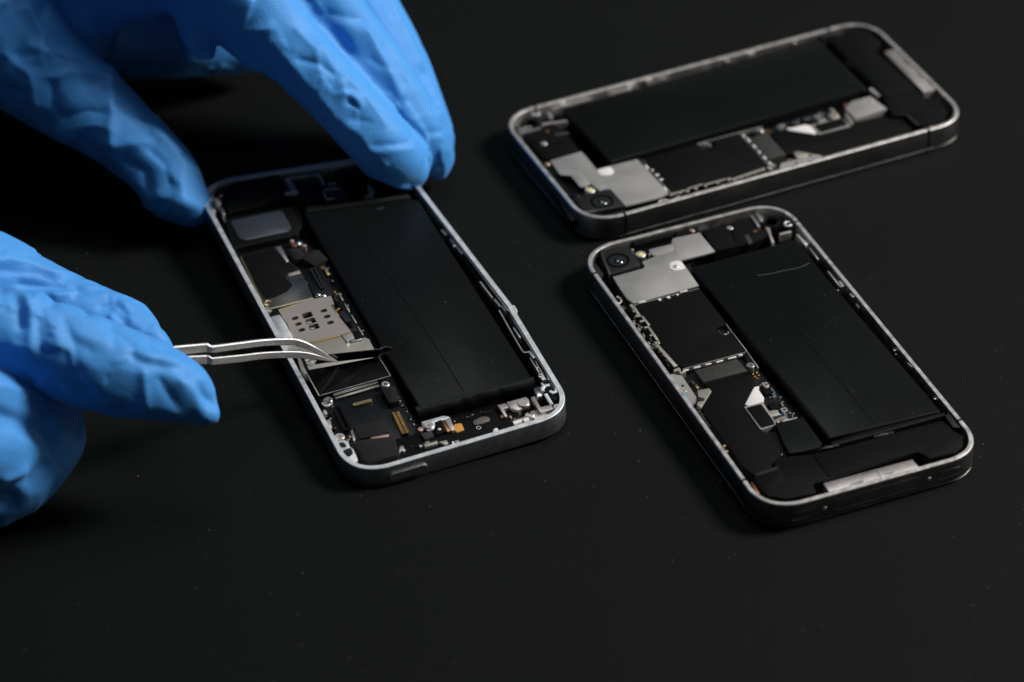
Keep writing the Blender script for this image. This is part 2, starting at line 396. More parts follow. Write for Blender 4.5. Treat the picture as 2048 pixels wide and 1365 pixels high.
    part('spring_loop', 'steel', root, lambda mb: tube(mb, arc(ph, 1576, 449, 6.4, 0.95, 0.6, 5.4), 0.35, 8))
    slab(ph, root, 'spring_plate', 'steel', [(1559, 466), (1582, 461), (1583, 465), (1561, 470)], 4, 6.5, 0.06)
    # ---- right edge: switches and slots between battery and frame
    strips(ph, root, 'edge_strip', 'steel', [(1619, 495, 1637, 519, 0.5), (1656, 542, 1680, 572, 0.5)], 4.5, 6.2, 0.5)
    dots(ph, root, 'edge_rivet', 'steel_bright', [(1613, 484, 0.8), (1676, 580, 0.35), (1681, 572, 0.35), (1790, 699, 0.55), (1871, 796, 0.55), (1792, 708, 0.3)], 4.5, 6.3, 0.5)
    slab(ph, root, 'edge_bracket', 'steel', [(1592, 468), (1598, 470), (1616, 490), (1611, 492)], 4.5, 6.6, 0.06)
    slab(ph, root, 'edge_bracket', 'steel', [(1677, 562), (1681, 561), (1690, 571), (1684, 574)], 4.5, 6.7, 0.06)
    slab(ph, root, 'edge_bracket', 'tin', [(1698, 588), (1704, 586), (1712, 594), (1706, 595)], 4.5, 6.7, 0.06)
    slab(ph, root, 'edge_bracket', 'steel', [(1814, 725), (1820, 727), (1829, 737), (1821, 733)], 4.5, 6.8, 0.06)
    slab(ph, root, 'edge_bracket', 'tin', [(1711, 606), (1718, 612), (1719, 617), (1713, 611)], 4.5, 6.3, 0.06)
    # ---- big black cover and the metal comb round it
    cv = slab(ph, root, 'board_cover', 'graphite', [(1268.5, 611.5), (1330, 596.5), (1398, 577.5), (1448, 641), (1452, 650), (1433, 656), (1446, 673), (1466, 669), (1492, 702), (1372, 736), (1352, 731), (1317, 683), (1299, 650)], 4, 6.3, 0.05)
    slab(ph, cv, 'cover_notch', 'pcb_black', [(1433, 656), (1452, 650), (1466, 669), (1446, 674)], 3, 5.4, 0.05)
    strips(ph, cv, 'notch_chips', 'solder', [(1436, 661, 1441, 668, 0.35), (1448, 669, 1457, 667, 0.55), (1455, 662, 1458, 666, 0.3)], 5.2, 5.9, 0.3)
    comb = [(1261, 612, 1266, 610.5, 1.2), (1264, 617, 1270, 615.5, 0.5), (1266, 622.5, 1272, 620.5, 0.6), (1272, 632, 1279, 629.5, 0.9), (1280, 643, 1291, 640, 0.7), (1289, 655.5, 1298, 653, 0.6), (1300, 671, 1310, 668, 0.6), (1310, 686, 1317, 684, 0.8)]
    rail = [(1266, 611, 1280, 633, 0.65), (1284, 632, 1299, 651, 0.5), (1298, 655, 1315, 680, 0.6), (1316, 681, 1318, 688, 0.6), (1313, 689, 1352, 733, 0.95)]
    sf = strips(ph, root, 'shield_frame', 'shield_beige', comb+rail, 6.0, 6.38, 0.5, merge=True)
    strips(ph, sf, 'edge_tabs', 'label_white', [(1277.5, 605.2, 1291, 602, 0.5), (1360, 584, 1375, 580.8, 0.5), (1317, 600, 1322, 598.6, 0.9), (1334, 595.5, 1340, 593.8, 0.9), (1353, 590, 1357, 588.8, 0.6), (1366, 742, 1377.5, 738.7, 0.45), (1387.5, 736, 1401, 732.5, 0.45), (1411, 729.4, 1422.5, 727, 0.45), (1432.5, 724.4, 1446, 720.6, 0.45), (1456, 717.5, 1472.5, 713.7, 0.45), (1477.5, 711, 1485, 709.4, 0.55)], 6.1, 6.42, 0.4)
    strips(ph, sf, 'edge_line', 'steel', [(1268, 610, 1398, 577, 0.1), (1366, 738, 1492, 704, 0.1), (1452, 648, 1494, 703, 0.16), (1494, 703, 1517, 736, 0.2)], 5.2, 6.38, 0.1)
    dots(ph, sf, 'scallops', 'void', [(1316, 697, 0.3), (1323, 706, 0.3), (1331, 716, 0.3), (1339, 726, 0.3)], 6.0, 6.38, 0.3)
    def edge_bits(mb):
        r4 = random.Random(9)
        for k in range(26):
            t = r4.random(); x = 1262+t*88+r4.uniform(-4, 3); y = 628+t*112+r4.uniform(-3, 3)
            c0 = np.array(ph.L(x, y, 5.0)); d = np.array([r4.uniform(0.08, 0.2), r4.uniform(0.15, 0.4)])
            prism(mb, [c0-d, c0+d*[1, -1], c0+d, c0+d*[-1, 1]], 4.5, 4.9+r4.uniform(0, 0.4), 0.03)
    part('chip_resistors', 'tin', pcb, edge_bits)
    strips(ph, root, 'side_contacts', 'steel', [(1266, 641.5, 1271, 648, 0.22), (1276, 654, 1281, 661, 0.22), (1285, 666, 1290, 673, 0.22), (1296, 683, 1300, 688, 0.25)], 4, 5.6, 0.2)
    wire(ph, root, 'spring_finger', 'tin', [(1234, 594), (1240, 597), (1243, 603), (1239, 608), (1233, 606)], 6.4, 0.28, 8)
    wire(ph, root, 'spring_finger', 'steel_bright', [(1246, 614), (1249, 617), (1250, 620)], 6.5, 0.3, 8)
    wire(ph, root, 'spring_finger', 'steel_bright', [(1301, 692), (1305, 696), (1306, 700)], 6.3, 0.3, 8)
    slab(ph, sf, 'corner_hook', 'shield_beige', [(1347, 739), (1358, 735), (1361, 738), (1362, 744), (1371, 741), (1372, 744), (1362, 748), (1357, 741), (1349, 743)], 4.6, 6.4, 0.06)
    # ---- mid section
    slab(ph, root, 'grey_chip', 'chip_grey', [(1389, 741), (1473.5, 718), (1495, 742.5), (1407.5, 764.5)], 4, 6.2, 0.1)
    slab(ph, root, 'graphite_sheet', 'graphite', [(1411, 767), (1503, 751), (1511, 768), (1489, 809), (1522, 861), (1540, 868), (1565, 912), (1553, 918), (1551, 937), (1508, 949), (1484, 932), (1460, 897), (1415, 836), (1404, 815), (1423, 783), (1413, 778)], 3, 5.7, 0.1)
    pl = part('ledge_plate', 'shield_grey', root, lambda mb: holed(mb, fillet(ph.poly([(1342, 748), (1364, 752), (1393, 795), (1383, 807), (1379, 812), (1360, 785), (1338, 756)], 6.9), 0.3, 3), [circle(ph.L(1365, 772, 6.9), 0.45, 14)], 5.5, 6.9))
    dots(ph, pl, 'rivet', 'steel', [(1371, 782, 0.42)], 6.8, 7.0, 0.4)
    wire(ph, pl, 'ink_mark', 'ink_blue', [(1375, 789.5), (1373, 793), (1374.5, 796)], 6.9, 0.22, 6, 0.25)
    slab(ph, root, 'metal_triangle', 'shield_beige', [(1395, 781), (1418, 777), (1423, 783), (1402, 816), (1394, 809), (1397, 803), (1408, 802), (1409, 797), (1397, 793)], 3, 5.9, 0.06)
    slab(ph, root, 'capacitor', 'brass_edge', [(1389, 770), (1394, 768.5), (1399, 775.5), (1394, 777)], 3, 5.6, 0.1)
    slab(ph, root, 'capacitor', 'chip_grey', [(1380, 762), (1385, 760.5), (1391, 767.5), (1386, 769)], 3, 5.6, 0.1)
    post(ph, root, 1501, 730, 3, 6.7, 1.05, 0.45, 'solder')
    dots(ph, pcb, 'gold_pads', 'gold', [(1506.6, 747.8), (1514, 745), (1518, 750), (1510, 752.7), (1514, 756)], 4.5, 5.3, 0.26)
    slab(ph, root, 'paper_label', 'label_white', [(1508, 775), (1520, 771.5), (1516, 778), (1528, 795.5), (1527, 804), (1521, 806), (1497, 812), (1490, 809.5)], 5, 5.85, 0.04, 0.3)
    br = slab(ph, root, 'metal_bracket', 'shield_grey', [(1487.5, 813), (1499, 811.5), (1526, 804), (1551, 845), (1551, 850), (1521.5, 860.5)], 4, 6.0, 0.08, 0.4)
    slab(ph, br, 'rubber_pad', 'graphite', [(1493, 815.5), (1522, 808), (1546, 840), (1550, 848), (1523, 855.5)], 5.9, 6.2, 0.1, 0.4)
    for x, y in ((1531.5, 769), (1568.5, 819.5)):
        sq = part('spring_contact', 'tin', pcb, lambda mb: holed(mb, ph.poly([(x-8, y-1), (x+1, y-5), (x+8, y+2), (x-1, y+6)], 5.4), [circle(ph.L(x, y, 5.4), 0.42, 12)], 4.5, 5.4))
    slab(ph, pcb, 'chip', 'black_plastic', [(1524, 779), (1539, 774), (1548, 784), (1533, 790)], 4.5, 5.3, 0.1)
    slab(ph, pcb, 'chip', 'black_plastic', [(1535, 808), (1549, 803), (1558, 814), (1544, 820)], 4.5, 5.3, 0.1)
    r2 = random.Random(5)
    def bits(mb):
        for k in range(46):
            t = r2.random(); x = 1520+t*62+r2.uniform(-9, 9); y = 762+t*66+r2.uniform(-7, 7)
            c0 = np.array(ph.L(x, y, 5.0)); l = r2.uniform(0.12, 0.36); w = r2.uniform(0.08, 0.2); a = r2.choice((0, 1))
            d = np.array([l, w] if a else [w, l])
            prism(mb, [c0-d, c0+d*[1, -1], c0+d, c0+d*[-1, 1]], 4.5, 4.95+r2.uniform(0, 0.25), 0.03)
    part('chip_resistors', 'solder', pcb, bits)
    dots(ph, pcb, 'blue_parts', 'ink_blue', [(1545, 781, 0.2), (1549, 786, 0.2), (1561, 829, 0.25), (1525, 766, 0.2)], 4.5, 5.1, 0.2)
    slab(ph, pcb, 'metal_flag', 'shield_beige', [(1538, 822), (1555, 820), (1560, 830), (1543, 834)], 4.5, 5.4, 0.05)
    fl = slab(ph, root, 'ground_flag', 'tin', [(1550, 839), (1570, 831), (1577, 838), (1594, 834), (1594, 840), (1556, 848)], 4.5, 5.9, 0.05)
    screw(ph, fl, 1564, 841, 5.8, 6.1, 0.6, 'brass_edge')
    dots(ph, pcb, 'pin_row', 'steel_bright', [(1543, 883), (1549.5, 891), (1556, 899.4), (1563.6, 908.5)], 4.5, 5.0, 0.32)
    dots(ph, root, 'gold_dot', 'brass_edge', [(1449, 891, 0.4), (1453, 902, 0.45)], 4, 6.0, 0.4)
    strips(ph, root, 'side_contacts', 'chip_grey', [(1402, 828, 1420, 853, 0.35), (1408, 828, 1424, 849, 0.2), (1396, 818, 1401, 826, 0.4)], 4, 5.2, 0.2)
    return root

p3 = build_dark_phone(F3)
setp(p3, 'opened dark phone in front, with black tape and a pale scuff on its battery', 'phone', 'opened phones lying on the black table')
# things only the front one shows
tp3 = slab(F3, p3, 'black_tape', 'tape', [(1551, 846), (1580, 840), (1605.5, 833.5), (1645, 888), (1634, 896), (1606, 903), (1578, 907), (1566, 884)], 4.5, 6.45, 0.15, 0.4)
only3 = {tp3.name}
def copy_phone(src, ph, skip):
    r = src.copy(); COL.objects.link(r)
    r.matrix_world = Matrix([[*ph.R[i], ph.o[i]*S] for i in range(3)]+[[0, 0, 0, 1]])
    for ch in src.children:
        if ch.name in skip: continue
        c = ch.copy(); COL.objects.link(c); c.parent = r
        for g in ch.children:
            d = g.copy(); COL.objects.link(d); d.parent = c
    return r
p2 = copy_phone(p3, F2, only3)
setp(p2, 'opened dark phone behind, lying crosswise with a bare grey connector plate at its far right', 'phone')
cp2 = slab(F2, p2, 'connector_plate', 'shield_grey', [(1690, 217), (1703, 203), (1741, 193), (1774, 218), (1712, 238)], 4.5, 6.45, 0.1)
screw(F2, cp2, 1742, 200, 6.4, 6.6, 0.6, 'pinkish', flat=True)
dots(F2, p2, 'gold_dot', 'copper', [(1692, 208, 0.6)], 4.5, 6.3, 0.6)
strips(F2, p2, 'metal_sliver', 'steel', [(1692, 228, 1705, 248, 0.5), (1741, 176, 1758, 192, 0.7)], 4.5, 6.4, 0.5)
scf = wire(F3, [c for c in p3.children if c.name.startswith('battery')][0], 'scuff_mark', 'scuff', [(1515, 551), (1522, 550.5), (1540, 548), (1556, 544.5), (1567, 541.5), (1583, 539), (1597, 536), (1609, 531.5), (1619, 526)], Z3-0.345, 0.13, 6, 0.25)

# ------------------------------------------------------------------ the silver phone under repair, its far end lifted a little
Z1 = 6.1465
F1 = Phone(-33.689865, 692.641431, 0.356822, 0.042309, 0.022366, 62.1)
p1 = F1.empty('smartphone')
setp(p1, 'opened silver phone under repair, one end gripped by a blue gloved hand', 'phone', 'opened phones lying on the black table')
def build_silver_phone(ph, root):
    ZT = Z1
    out = fillet(ph.poly([(702.4, 957), (1153.5, 823.2), (1031, 621), (1026.5, 612), (788, 303), (383, 366)], ZT), [9.4, 9.4, 0.6, 0.6, 9.4, 9.4], 12)
    fr = part('frame', 'alu_silver', root, lambda mb: frame_mesh(mb, out, [(0.9, -0.05), (0.4, 0.1), (0.0, 0.6), (0.0, ZT-0.35), (0.12, ZT-0.12), (0.3, ZT-0.1)]))
    part('rim', 'alu_bare', fr, lambda mb: ringloft(mb, [[(*p, h) for p in inset(out, d)] for d, h in [(0.06, ZT-0.26), (0.12, ZT-0.13), (0.26, ZT), (1.35, ZT), (1.42, ZT-0.1), (1.42, 1.0)]], cap0=False, cap1=False))
    part('back_plate', 'void', fr, lambda mb: prism(mb, inset(out, 1.1), 0.9, 1.9, 0))
    # power key, mute switch, antenna line
    a = np.array(ph.L(777, 949, 4.2)); b = np.array(ph.L(854, 926, 4.2)); d = (b-a)/np.linalg.norm(b-a); n = np.array([d[1], -d[0]])
    def key(mb):
        rings = []
        ln = np.linalg.norm(b-a)
        for off, gr in ((-0.4, 0.0), (0.22, 0.0), (0.42, -0.2)):
            pts = fillet([(0-gr, 1.9-gr), (ln+gr, 1.9-gr), (ln+gr, 4.3+gr), (0-gr, 4.3+gr)], 1.1, 6)
            rings.append([(*(a+d*p[0]+n*off), p[1]) for p in pts])
        ringloft(mb, rings)
    # keep the key just proud of the wall it sits in
    wall = min(out, key=lambda p: abs((np.array(p)-a)@d-4)+0)
    a = a+n*((np.array(out[0])-a)@n*0)
    part('power_key', 'alu_silver', fr, key)
    sw = ph.L(1030, 621, 3.5)
    part('mute_switch', 'alu_bare', fr, lambda mb: prism(mb, fillet(ph.poly([(1022, 610), (1029, 611), (1035, 621), (1034, 628), (1028, 620)], ZT-0.2), 0.3, 3), 2, ZT-0.1, 0.2))
    q = ph.L(668.2, 893, ZT)
    part('antenna_line', 'alu_bare', fr, lambda mb: tube(mb, [(*(np.array(q)+[0.02, 0]), 0.6), (*(np.array(q)+[0.02, 0]), ZT-0.2)], 0.1, 6))
    slab(ph, fr, 'sim_slot_ledge', 'alu_bare', [(539, 635), (560, 629.5), (573, 650), (584, 670), (592, 690), (560, 690)], 3, ZT-0.05, 0.06)
    strips(ph, fr, 'inner_ledge', 'alu_silver', [(880, 440, 1024, 628, 0.7), (1028, 640, 1090, 738, 0.8), (1091, 740, 1100, 760, 0.8)], 3.5, ZT-0.7, 0.8)
    # ---- battery
    bt = slab(ph, root, 'battery', 'battery', [(606, 425), (820, 396), (838, 402), (942, 566), (1064, 757), (950, 785), (838, 815), (752, 674), (680, 552)], 1.6, ZT-0.3, 0.35, 0.7)
    wire(ph, bt, 'seam', 'void', [(700, 446), (770, 545), (863, 680), (927, 783)], ZT-0.31, 0.14, 6, 0.4)
    def tail(mb):                                               # crumpled wrapper along the near end
        p0 = np.array(ph.L(833, 822, ZT-0.7)); p1 = np.array(ph.L(1069, 761, ZT-0.7)); m = 40; rows = []
        dd = (p1-p0)/np.linalg.norm(p1-p0); nn = np.array([dd[1], -dd[0]])
        for i in range(m+1):
            t = i/m; p = p0+(p1-p0)*t
            wob = 0.22*math.sin(t*9)+0.16*math.sin(t*23+1)+0.12*math.sin(t*41+2)
            cr = 0.35*math.exp(-((t-0.43)/0.012)**2)+0.3*math.exp(-((t-0.66)/0.02)**2)
            rows.append([(*(p-nn*1.1), ZT-0.34), (*(p-nn*0.2+nn*wob*0.4), ZT-0.30-0.12*abs(wob)+0.25*cr), (*(p+nn*(0.5+wob+cr)), ZT-0.62-0.5*abs(wob)+0.2*cr), (*(p+nn*(0.85+wob*0.7+cr*0.5)), ZT-1.5), (*(p+nn*(0.9+wob*0.2)), ZT-2.8), (*(p+nn*0.8), 1.4)])
        k = 6; vs = [v for r in rows for v in r]
        mb.add(vs, [(i*k+j, i*k+j+1, (i+1)*k+j+1, (i+1)*k+j) for i in range(m) for j in range(k-1)])
    part('wrapper_end', 'tape', bt, tail, sharp=60)
    slab(ph, bt, 'wrapper_end', 'wear_grey', [(612, 412), (655, 410), (815, 388), (824, 395), (700, 412), (612, 424)], ZT-0.6, ZT-0.22, 0.2, 0.5)
    slab(ph, bt, 'pull_tab', 'flex_blue', [(750, 416), (767, 413), (768, 419), (752, 421)], ZT-0.4, ZT-0.2, 0.05)
    # ---- far end
    fp = slab(ph, root, 'antenna_cover', 'black_plastic', [(446, 376), (470, 365), (560, 350), (566, 392), (534, 408), (456, 427), (448, 405)], 2, ZT-0.35, 0.15, 0.6)
    slab(ph, root, 'dock_cover', 'black_gloss', [(566, 352), (640, 343), (665, 398), (600, 404), (566, 392)], 2, ZT-0.9, 0.15)
    strips(ph, root, 'metal_clamp', 'steel', [(574, 358, 592, 388, 1.5), (572, 357, 638, 347, 0.7), (637, 348, 648, 368, 0.7), (570, 386, 590, 387, 0.8)], 3, ZT-0.3, 1, merge=True)
    slab(ph, root, 'flex_cable', 'flex_blue', [(642, 377), (680, 373), (698, 398), (655, 402)], 3, ZT-0.7, 0.15)
    strips(ph, root, 'metal_clamp', 'steel', [(648, 380, 680, 377, 0.4), (646, 384, 655, 399, 0.4), (655, 398, 670, 397, 0.7), (656, 369, 672, 365, 0.7)], 3, ZT-0.5, 0.4, merge=True)
    slab(ph, root, 'metal_clamp', 'steel', [(735, 368), (740, 370), (749, 382), (745, 393), (728, 395), (738, 388)], 3, ZT-0.4, 0.1)
    slab(ph, root, 'far_gasket', 'black_plastic', [(668, 341), (760, 328), (800, 340), (815, 385), (700, 398), (680, 372)], 2, ZT-0.9, 0.2)
    # far left corner clip
    for P in ([(414, 385), (420, 374), (432, 368), (440, 372), (430, 382), (425, 398), (418, 402), (412, 394)], [(413, 411), (424, 413), (432, 417), (430, 424), (420, 421), (415, 416)], [(441, 417), (445, 415), (451, 428), (447, 430)]):
        slab(ph, root, 'corner_clip', 'solder', P, 3, ZT-0.3, 0.15, 0.4)
    slab(ph, root, 'corner_clip', 'steel', [(424, 394), (436, 396), (443, 408), (437, 410), (430, 403)], 3, ZT-0.5, 0.1, 0.3)
    dots(ph, root, 'contact_dot', 'pinkish', [(442, 391, 0.5)], 4, ZT-0.2, 0.4)
    # ---- speaker with bluish window
    sm = slab(ph, root, 'speaker_module', 'black_plastic', [(452, 436), (586, 411), (600, 450), (596, 464), (582, 473), (472, 497), (464, 488)], 2, ZT-0.45, 0.25, 1.2)
    slab(ph, sm, 'speaker_window', 'module_blue', [(460, 442), (563, 420), (583, 455), (577, 463), (493, 480.5), (478, 476)], ZT-0.6, ZT-0.25, 0.12, 1.0)
    wire(ph, root, 'coax_cable', 'black_plastic', [(588, 408), (600, 440), (601, 455), (590, 474)], ZT-0.9, 0.4, 8)
    for x, y, r, m_ in ((584, 481.5, 0.55, 'pinkish'), (590, 491, 0.5, 'copper'), (609, 491, 0.5, 'pinkish')):
        dots(ph, root, 'antenna_contact', m_, [(x, y, r)], 3, ZT-0.5, r)
    part('antenna_plug', 'steel_bright', root, lambda mb: lathe(mb, ph.L(598, 486, ZT-0.4), [(1.1, 3), (1.1, ZT-0.9), (0.9, ZT-0.45), (0.5, ZT-0.25), (0.02, ZT-0.2)]))
    # ---- logic board and its metal covers
    pcb = slab(ph, root, 'logic_board', 'pcb_black', [(470, 505), (600, 478), (660, 520), (742, 672), (792, 765), (838, 866), (806, 880), (740, 905), (690, 900), (640, 800), (560, 640)], 1.8, 3.9, 0.1)
    slab(ph, root, 'foam_pad', 'soft_foam', [(574, 498), (601, 495.5), (613, 515), (589, 520)], 3, ZT-0.5, 0.3, 0.3)
    slab(ph, root, 'foam_pad', 'soft_foam', [(607, 511), (628, 500), (637, 499), (655.5, 517.5), (628, 531), (607, 519)], 3, ZT-0.35, 0.25, 0.3)
    slab(ph, pcb, 'shiny_wedge', 'solder', [(550, 494), (562, 493), (578, 523), (573.5, 525)], 3.8, 5.3, 0.08)
    ds = slab(ph, root, 'dark_shield', 'mirror_dark', [(482, 512), (548, 496), (578, 522), (601, 541), (627.5, 596.5), (541, 618), (524, 600)], 3, 5.25, 0.12, 0.3)
    strips(ph, ds, 'folded_edge', 'brass_edge', [(541, 618.5, 627.5, 597, 0.3), (523, 602, 482, 513, 0.18)], 4.6, 5.3, 0.2)
    slab(ph, ds, 'black_film', 'graphite', [(484, 514), (547, 498), (577, 524), (597, 540), (578, 548), (570, 556), (580, 564), (586, 571), (574, 584), (548, 596), (530, 599), (524, 592)], 5.2, 5.29, 0.02, 0.7)  # dark reflection in the mirror-like shield, put in as a thin black sheet
    strips(ph, ds, 'marking_panel', 'shield_beige', [(577, 550, 600, 544, 1.2)], 5.2, 5.3, 1)
    part('corner_nut', 'brass_edge', root, lambda mb: tube(mb, arc(ph, 536.5, 606, 5.2, 0.8, 0.3, 4.5), 0.3, 8))
    slab(ph, root, 'corner_nut', 'shield_beige', [(531, 613), (541, 614), (544, 622), (536, 625)], 3, 5.0, 0.1)
    slab(ph, root, 'slot_lever', 'black_plastic', [(536, 632), (551, 617), (560, 629), (540, 635)], 3, ZT-0.1, 0.1)
    pd = slab(ph, root, 'connector_base', 'pcb_black', [(603, 541), (640, 530), (662, 575), (668, 590), (632, 600)], 3, 4.9, 0.1)
    connector(ph, pd, [(620, 538), (641, 577), (649, 575), (631, 535)], 4.2, 5.6, 'dark_grey', 'black_plastic', 14, teeth=False, name='socket', core='void')
    strips(ph, pcb, 'gold_strip', 'brass_edge', [(646, 531, 658, 550, 0.7), (639, 532, 644, 538, 0.5)], 3.8, 4.8, 0.6)
    for x, y in ((636.5, 590), (647.5, 592)):
        part('solder_ball', 'steel_bright', pcb, lambda mb: lathe(mb, ph.L(x, y, 5), [(0.75, 3.8), (0.75, 4.7), (0.55, 5.1), (0.25, 5.3), (0.02, 5.33)], 16))
    sb = slab(ph, root, 'side_board', 'pcb_black', [(664, 578), (672, 576), (733, 676), (726, 684), (706, 660), (684, 620), (668, 600)], 3, 4.7, 0.1)
    strips(ph, sb, 'edge_tabs', 'tin', [(677.5, 586, 686, 601), (690, 607.5, 699, 624), (702.5, 630, 712.5, 646), (716, 654, 726, 670)], 4.2, 5.0, 0.3)
    dots(ph, sb, 'gold_bits', 'gold', [(669, 583, 0.35), (673, 588, 0.3), (677, 617, 0.4), (674, 620, 0.3)], 4.2, 5.0, 0.3)
    strips(ph, sb, 'dark_levers', 'dark_grey', [(682, 623, 697, 643, 1.3), (668, 592, 674, 602, 0.6), (700, 660, 712, 659, 1.2)], 4.2, 5.1, 1)
    def pill(cx, cy, lx, ly, sx, sy, r):
        P = ph.poly([(cx-lx-sx, cy-ly-sy), (cx+lx-sx, cy+ly-sy), (cx+lx+sx, cy+ly+sy), (cx-lx+sx, cy-ly+sy)], 5.6)
        return fillet(P, r, 4)
    holes = [pill(480+x/8, 560+y/8, 6.9, -1.9, 1.5, 2.9, 0.5) for x, y in ((880, 615), (933, 708), (987, 803), (1340, 495), (1393, 588), (1446, 683))]
    holes += [pill(480+x/8, 560+y/8, 9.8, -2.6, 2.5, 4.9, 0.4) for x, y in ((1078, 565), (1131, 658), (1184, 752))]
    sim = part('sim_reader', 'sim_metal', root, lambda mb: holed(mb, ph.poly([(556, 619), (626, 598), (662, 592.5), (668.5, 608.5), (663, 610), (677, 632), (702.5, 664), (616, 686), (590, 692), (584, 671), (575, 648), (566, 636)], 5.6), holes, 4.4, 5.6))
    slab(ph, sim, 'reader_floor', 'void', [(575, 625), (655, 604), (690, 655), (610, 675)], 3, 4.5, 0)
    def contacts(mb):
        for x, y in ((1085, 675), (1140, 770)):
            for k in (-1, 0, 1):
                p = ph.L(480+x/8+k*2.6, 560+y/8-k*0.6, 5.2); bar(mb, p, np.array(p)+[0.5, -0.5], 0.28, 4.5, 5.25, 0.04)
    part('contact_springs', 'solder', sim, contacts)
    strips(ph, sim, 'folded_edge', 'brass_edge', [(616, 686.5, 702.5, 664.5, 0.3), (556.5, 619.5, 626, 598.5, 0.2), (663, 610, 677, 632, 0.35)], 4.5, 5.66, 0.3)
    slab(ph, root, 'spring_arm', 'black_plastic', [(565, 636), (574, 645), (586, 669), (582, 668), (572, 652)], 3, 5.2, 0.1)
    bs = slab(ph, root, 'lower_shield', 'shield_beige', [(590, 692), (616, 687), (703, 664.5), (738, 678.5), (748, 698), (757, 712), (690, 735), (612, 752), (601, 735)], 3, 5.1, 0.1)
    slab(ph, bs, 'side_step', 'shield_grey', [(684, 672), (703, 664.5), (709, 678), (692, 682)], 5.0, 5.35, 0.08)
    wire(ph, bs, 'spring_hook', 'solder', [(694, 684), (700, 681), (704, 684), (725, 679)], 5.3, 0.3, 8)
    slab(ph, root, 'side_bracket', 'black_plastic', [(704, 661), (722, 664), (728, 675), (712, 680)], 3, 5.4, 0.15)
    wire(ph, root, 'side_flex', 'tin', [(592, 700), (606, 728), (626, 766), (632, 778)], 5.0, 0.28, 8)
    wire(ph, root, 'side_flex', 'black_gloss', [(600, 706), (612, 735), (636, 786)], 5.0, 0.5, 8)
    r5 = random.Random(12)
    def board_bits(zones, n):
        def b(mb):
            for k in range(n):
                x0, y0, x1, y1, sp = r5.choice(zones); t = r5.random()
                c0 = np.array(ph.L(x0+(x1-x0)*t+r5.uniform(-sp, sp), y0+(y1-y0)*t+r5.uniform(-sp, sp)*0.6, 4.4))
                d = np.array([r5.uniform(0.1, 0.28), r5.uniform(0.1, 0.28)])
                prism(mb, [c0-d, c0+d*[1, -1], c0+d, c0+d*[-1, 1]], 3.8, 4.3+r5.uniform(0.1, 0.5), 0.03)
        return b
    zones = [(672, 578, 730, 672, 3), (655, 530, 668, 572, 3), (694, 884, 700, 872, 3), (645, 810, 672, 866, 3), (600, 545, 634, 592, 2), (795, 790, 834, 862, 3)]
    part('chip_resistors', 'tin', pcb, board_bits(zones, 34)); part('chip_resistors', 'brass_edge', pcb, board_bits(zones, 12)); part('chip_resistors', 'dark_grey', pcb, board_bits(zones, 40))
    # screws and posts at the connector bay
    bay = slab(ph, root, 'connector_bay', 'pcb_black', [(652, 802), (755, 774), (792, 778), (836, 866), (812, 876), (780, 884), (712, 880), (690, 880), (660, 830)], 2, 4.1, 0.1)
    post(ph, root, 656, 799, 3, 5.7, 1.15, 0.5)
    post(ph, root, 770.6, 768, 3, 5.7, 1.05, 0.5, 'tin')
    wire(ph, root, 'spring_hook', 'solder', [(645, 806), (650, 811), (658, 812), (664, 806)], 4.9, 0.3, 8)
    slab(ph, root, 'foam_block', 'soft_foam', [(761, 777), (789, 771), (800, 802), (779, 806)], 3, ZT-0.3, 0.3, 0.3)
    connector(ph, bay, [(665, 815), (688, 862), (702, 855), (680, 810)], 3.8, 5.4, 'black_plastic', 'dark_grey', 18, teeth=False, name='socket', core='void')
    connector(ph, bay, [(705, 807.5), (742.5, 797.5), (744.5, 802.5), (707, 812.5)], 3.8, 4.8, 'brass_edge', 'void', 14, teeth=False, pinw=0.13, name='socket', core='void')
    connector(ph, bay, [(785, 824.5), (806, 869), (817, 866.5), (796, 822)], 3.8, 5.0, 'black_plastic', 'gold', 22, teeth=True, pinw=0.14, name='socket', core='copper')
    slab(ph, root, 'foam_pad', 'soft_foam', [(707, 853), (765, 840), (772, 842), (779, 865), (718, 878)], 3, 4.7, 0.2, 0.5)
    slab(ph, root, 'foam_block', 'soft_foam', [(706, 886), (716, 880), (783, 871), (790, 876), (799, 905), (795, 910), (738, 926), (730, 925)], 2, ZT-0.2, 0.5, 0.7)
    cf = slab(ph, root, 'copper_contact', 'pinkish', [(741, 875), (777, 868), (778.5, 873), (748, 881.5)], 3, 5.6, 0.05)
    slab(ph, root, 'silver_post', 'solder', [(700.5, 862), (705, 859), (711, 880), (707, 882)], 3, 5.2, 0.1)
    screw(ph, root, 679, 873, 3, 5.2, 1.25, 'tin', ri=0.35)
    # near left corner clip
    cl = slab(ph, root, 'corner_clip', 'alu_bare', [(668, 881), (688, 879.5), (697, 885), (699, 893), (707, 899), (712, 910), (716, 920), (709, 926), (694, 919), (680, 904), (670, 890)], 3, ZT-0.35, 0.12, 0.4)
    slab(ph, cl, 'rubber_insert', 'soft_foam', [(676, 887), (686, 884), (692, 889), (693, 894), (679, 894)], 5, ZT-0.15, 0.1, 0.5)
    slab(ph, cl, 'rubber_insert', 'soft_foam', [(683, 903), (693, 898), (702, 895), (706, 906), (700, 913), (690, 912)], 5, ZT-0.15, 0.1, 0.7)
    strips(ph, root, 'side_contacts', 'tin', [(648, 820, 652, 828, 0.5), (656, 840, 662, 856, 0.6)], 4, 5.2, 0.5)
    # ---- near edge electronics
    zones2 = [(905, 842, 985, 822, 5), (1000, 830, 1040, 848, 6), (800, 905, 880, 878, 5), (1018, 822, 1058, 818, 4)]
    part('chip_resistors', 'tin', pcb, board_bits(zones2, 14)); part('chip_resistors', 'dark_grey', pcb, board_bits(zones2, 40))
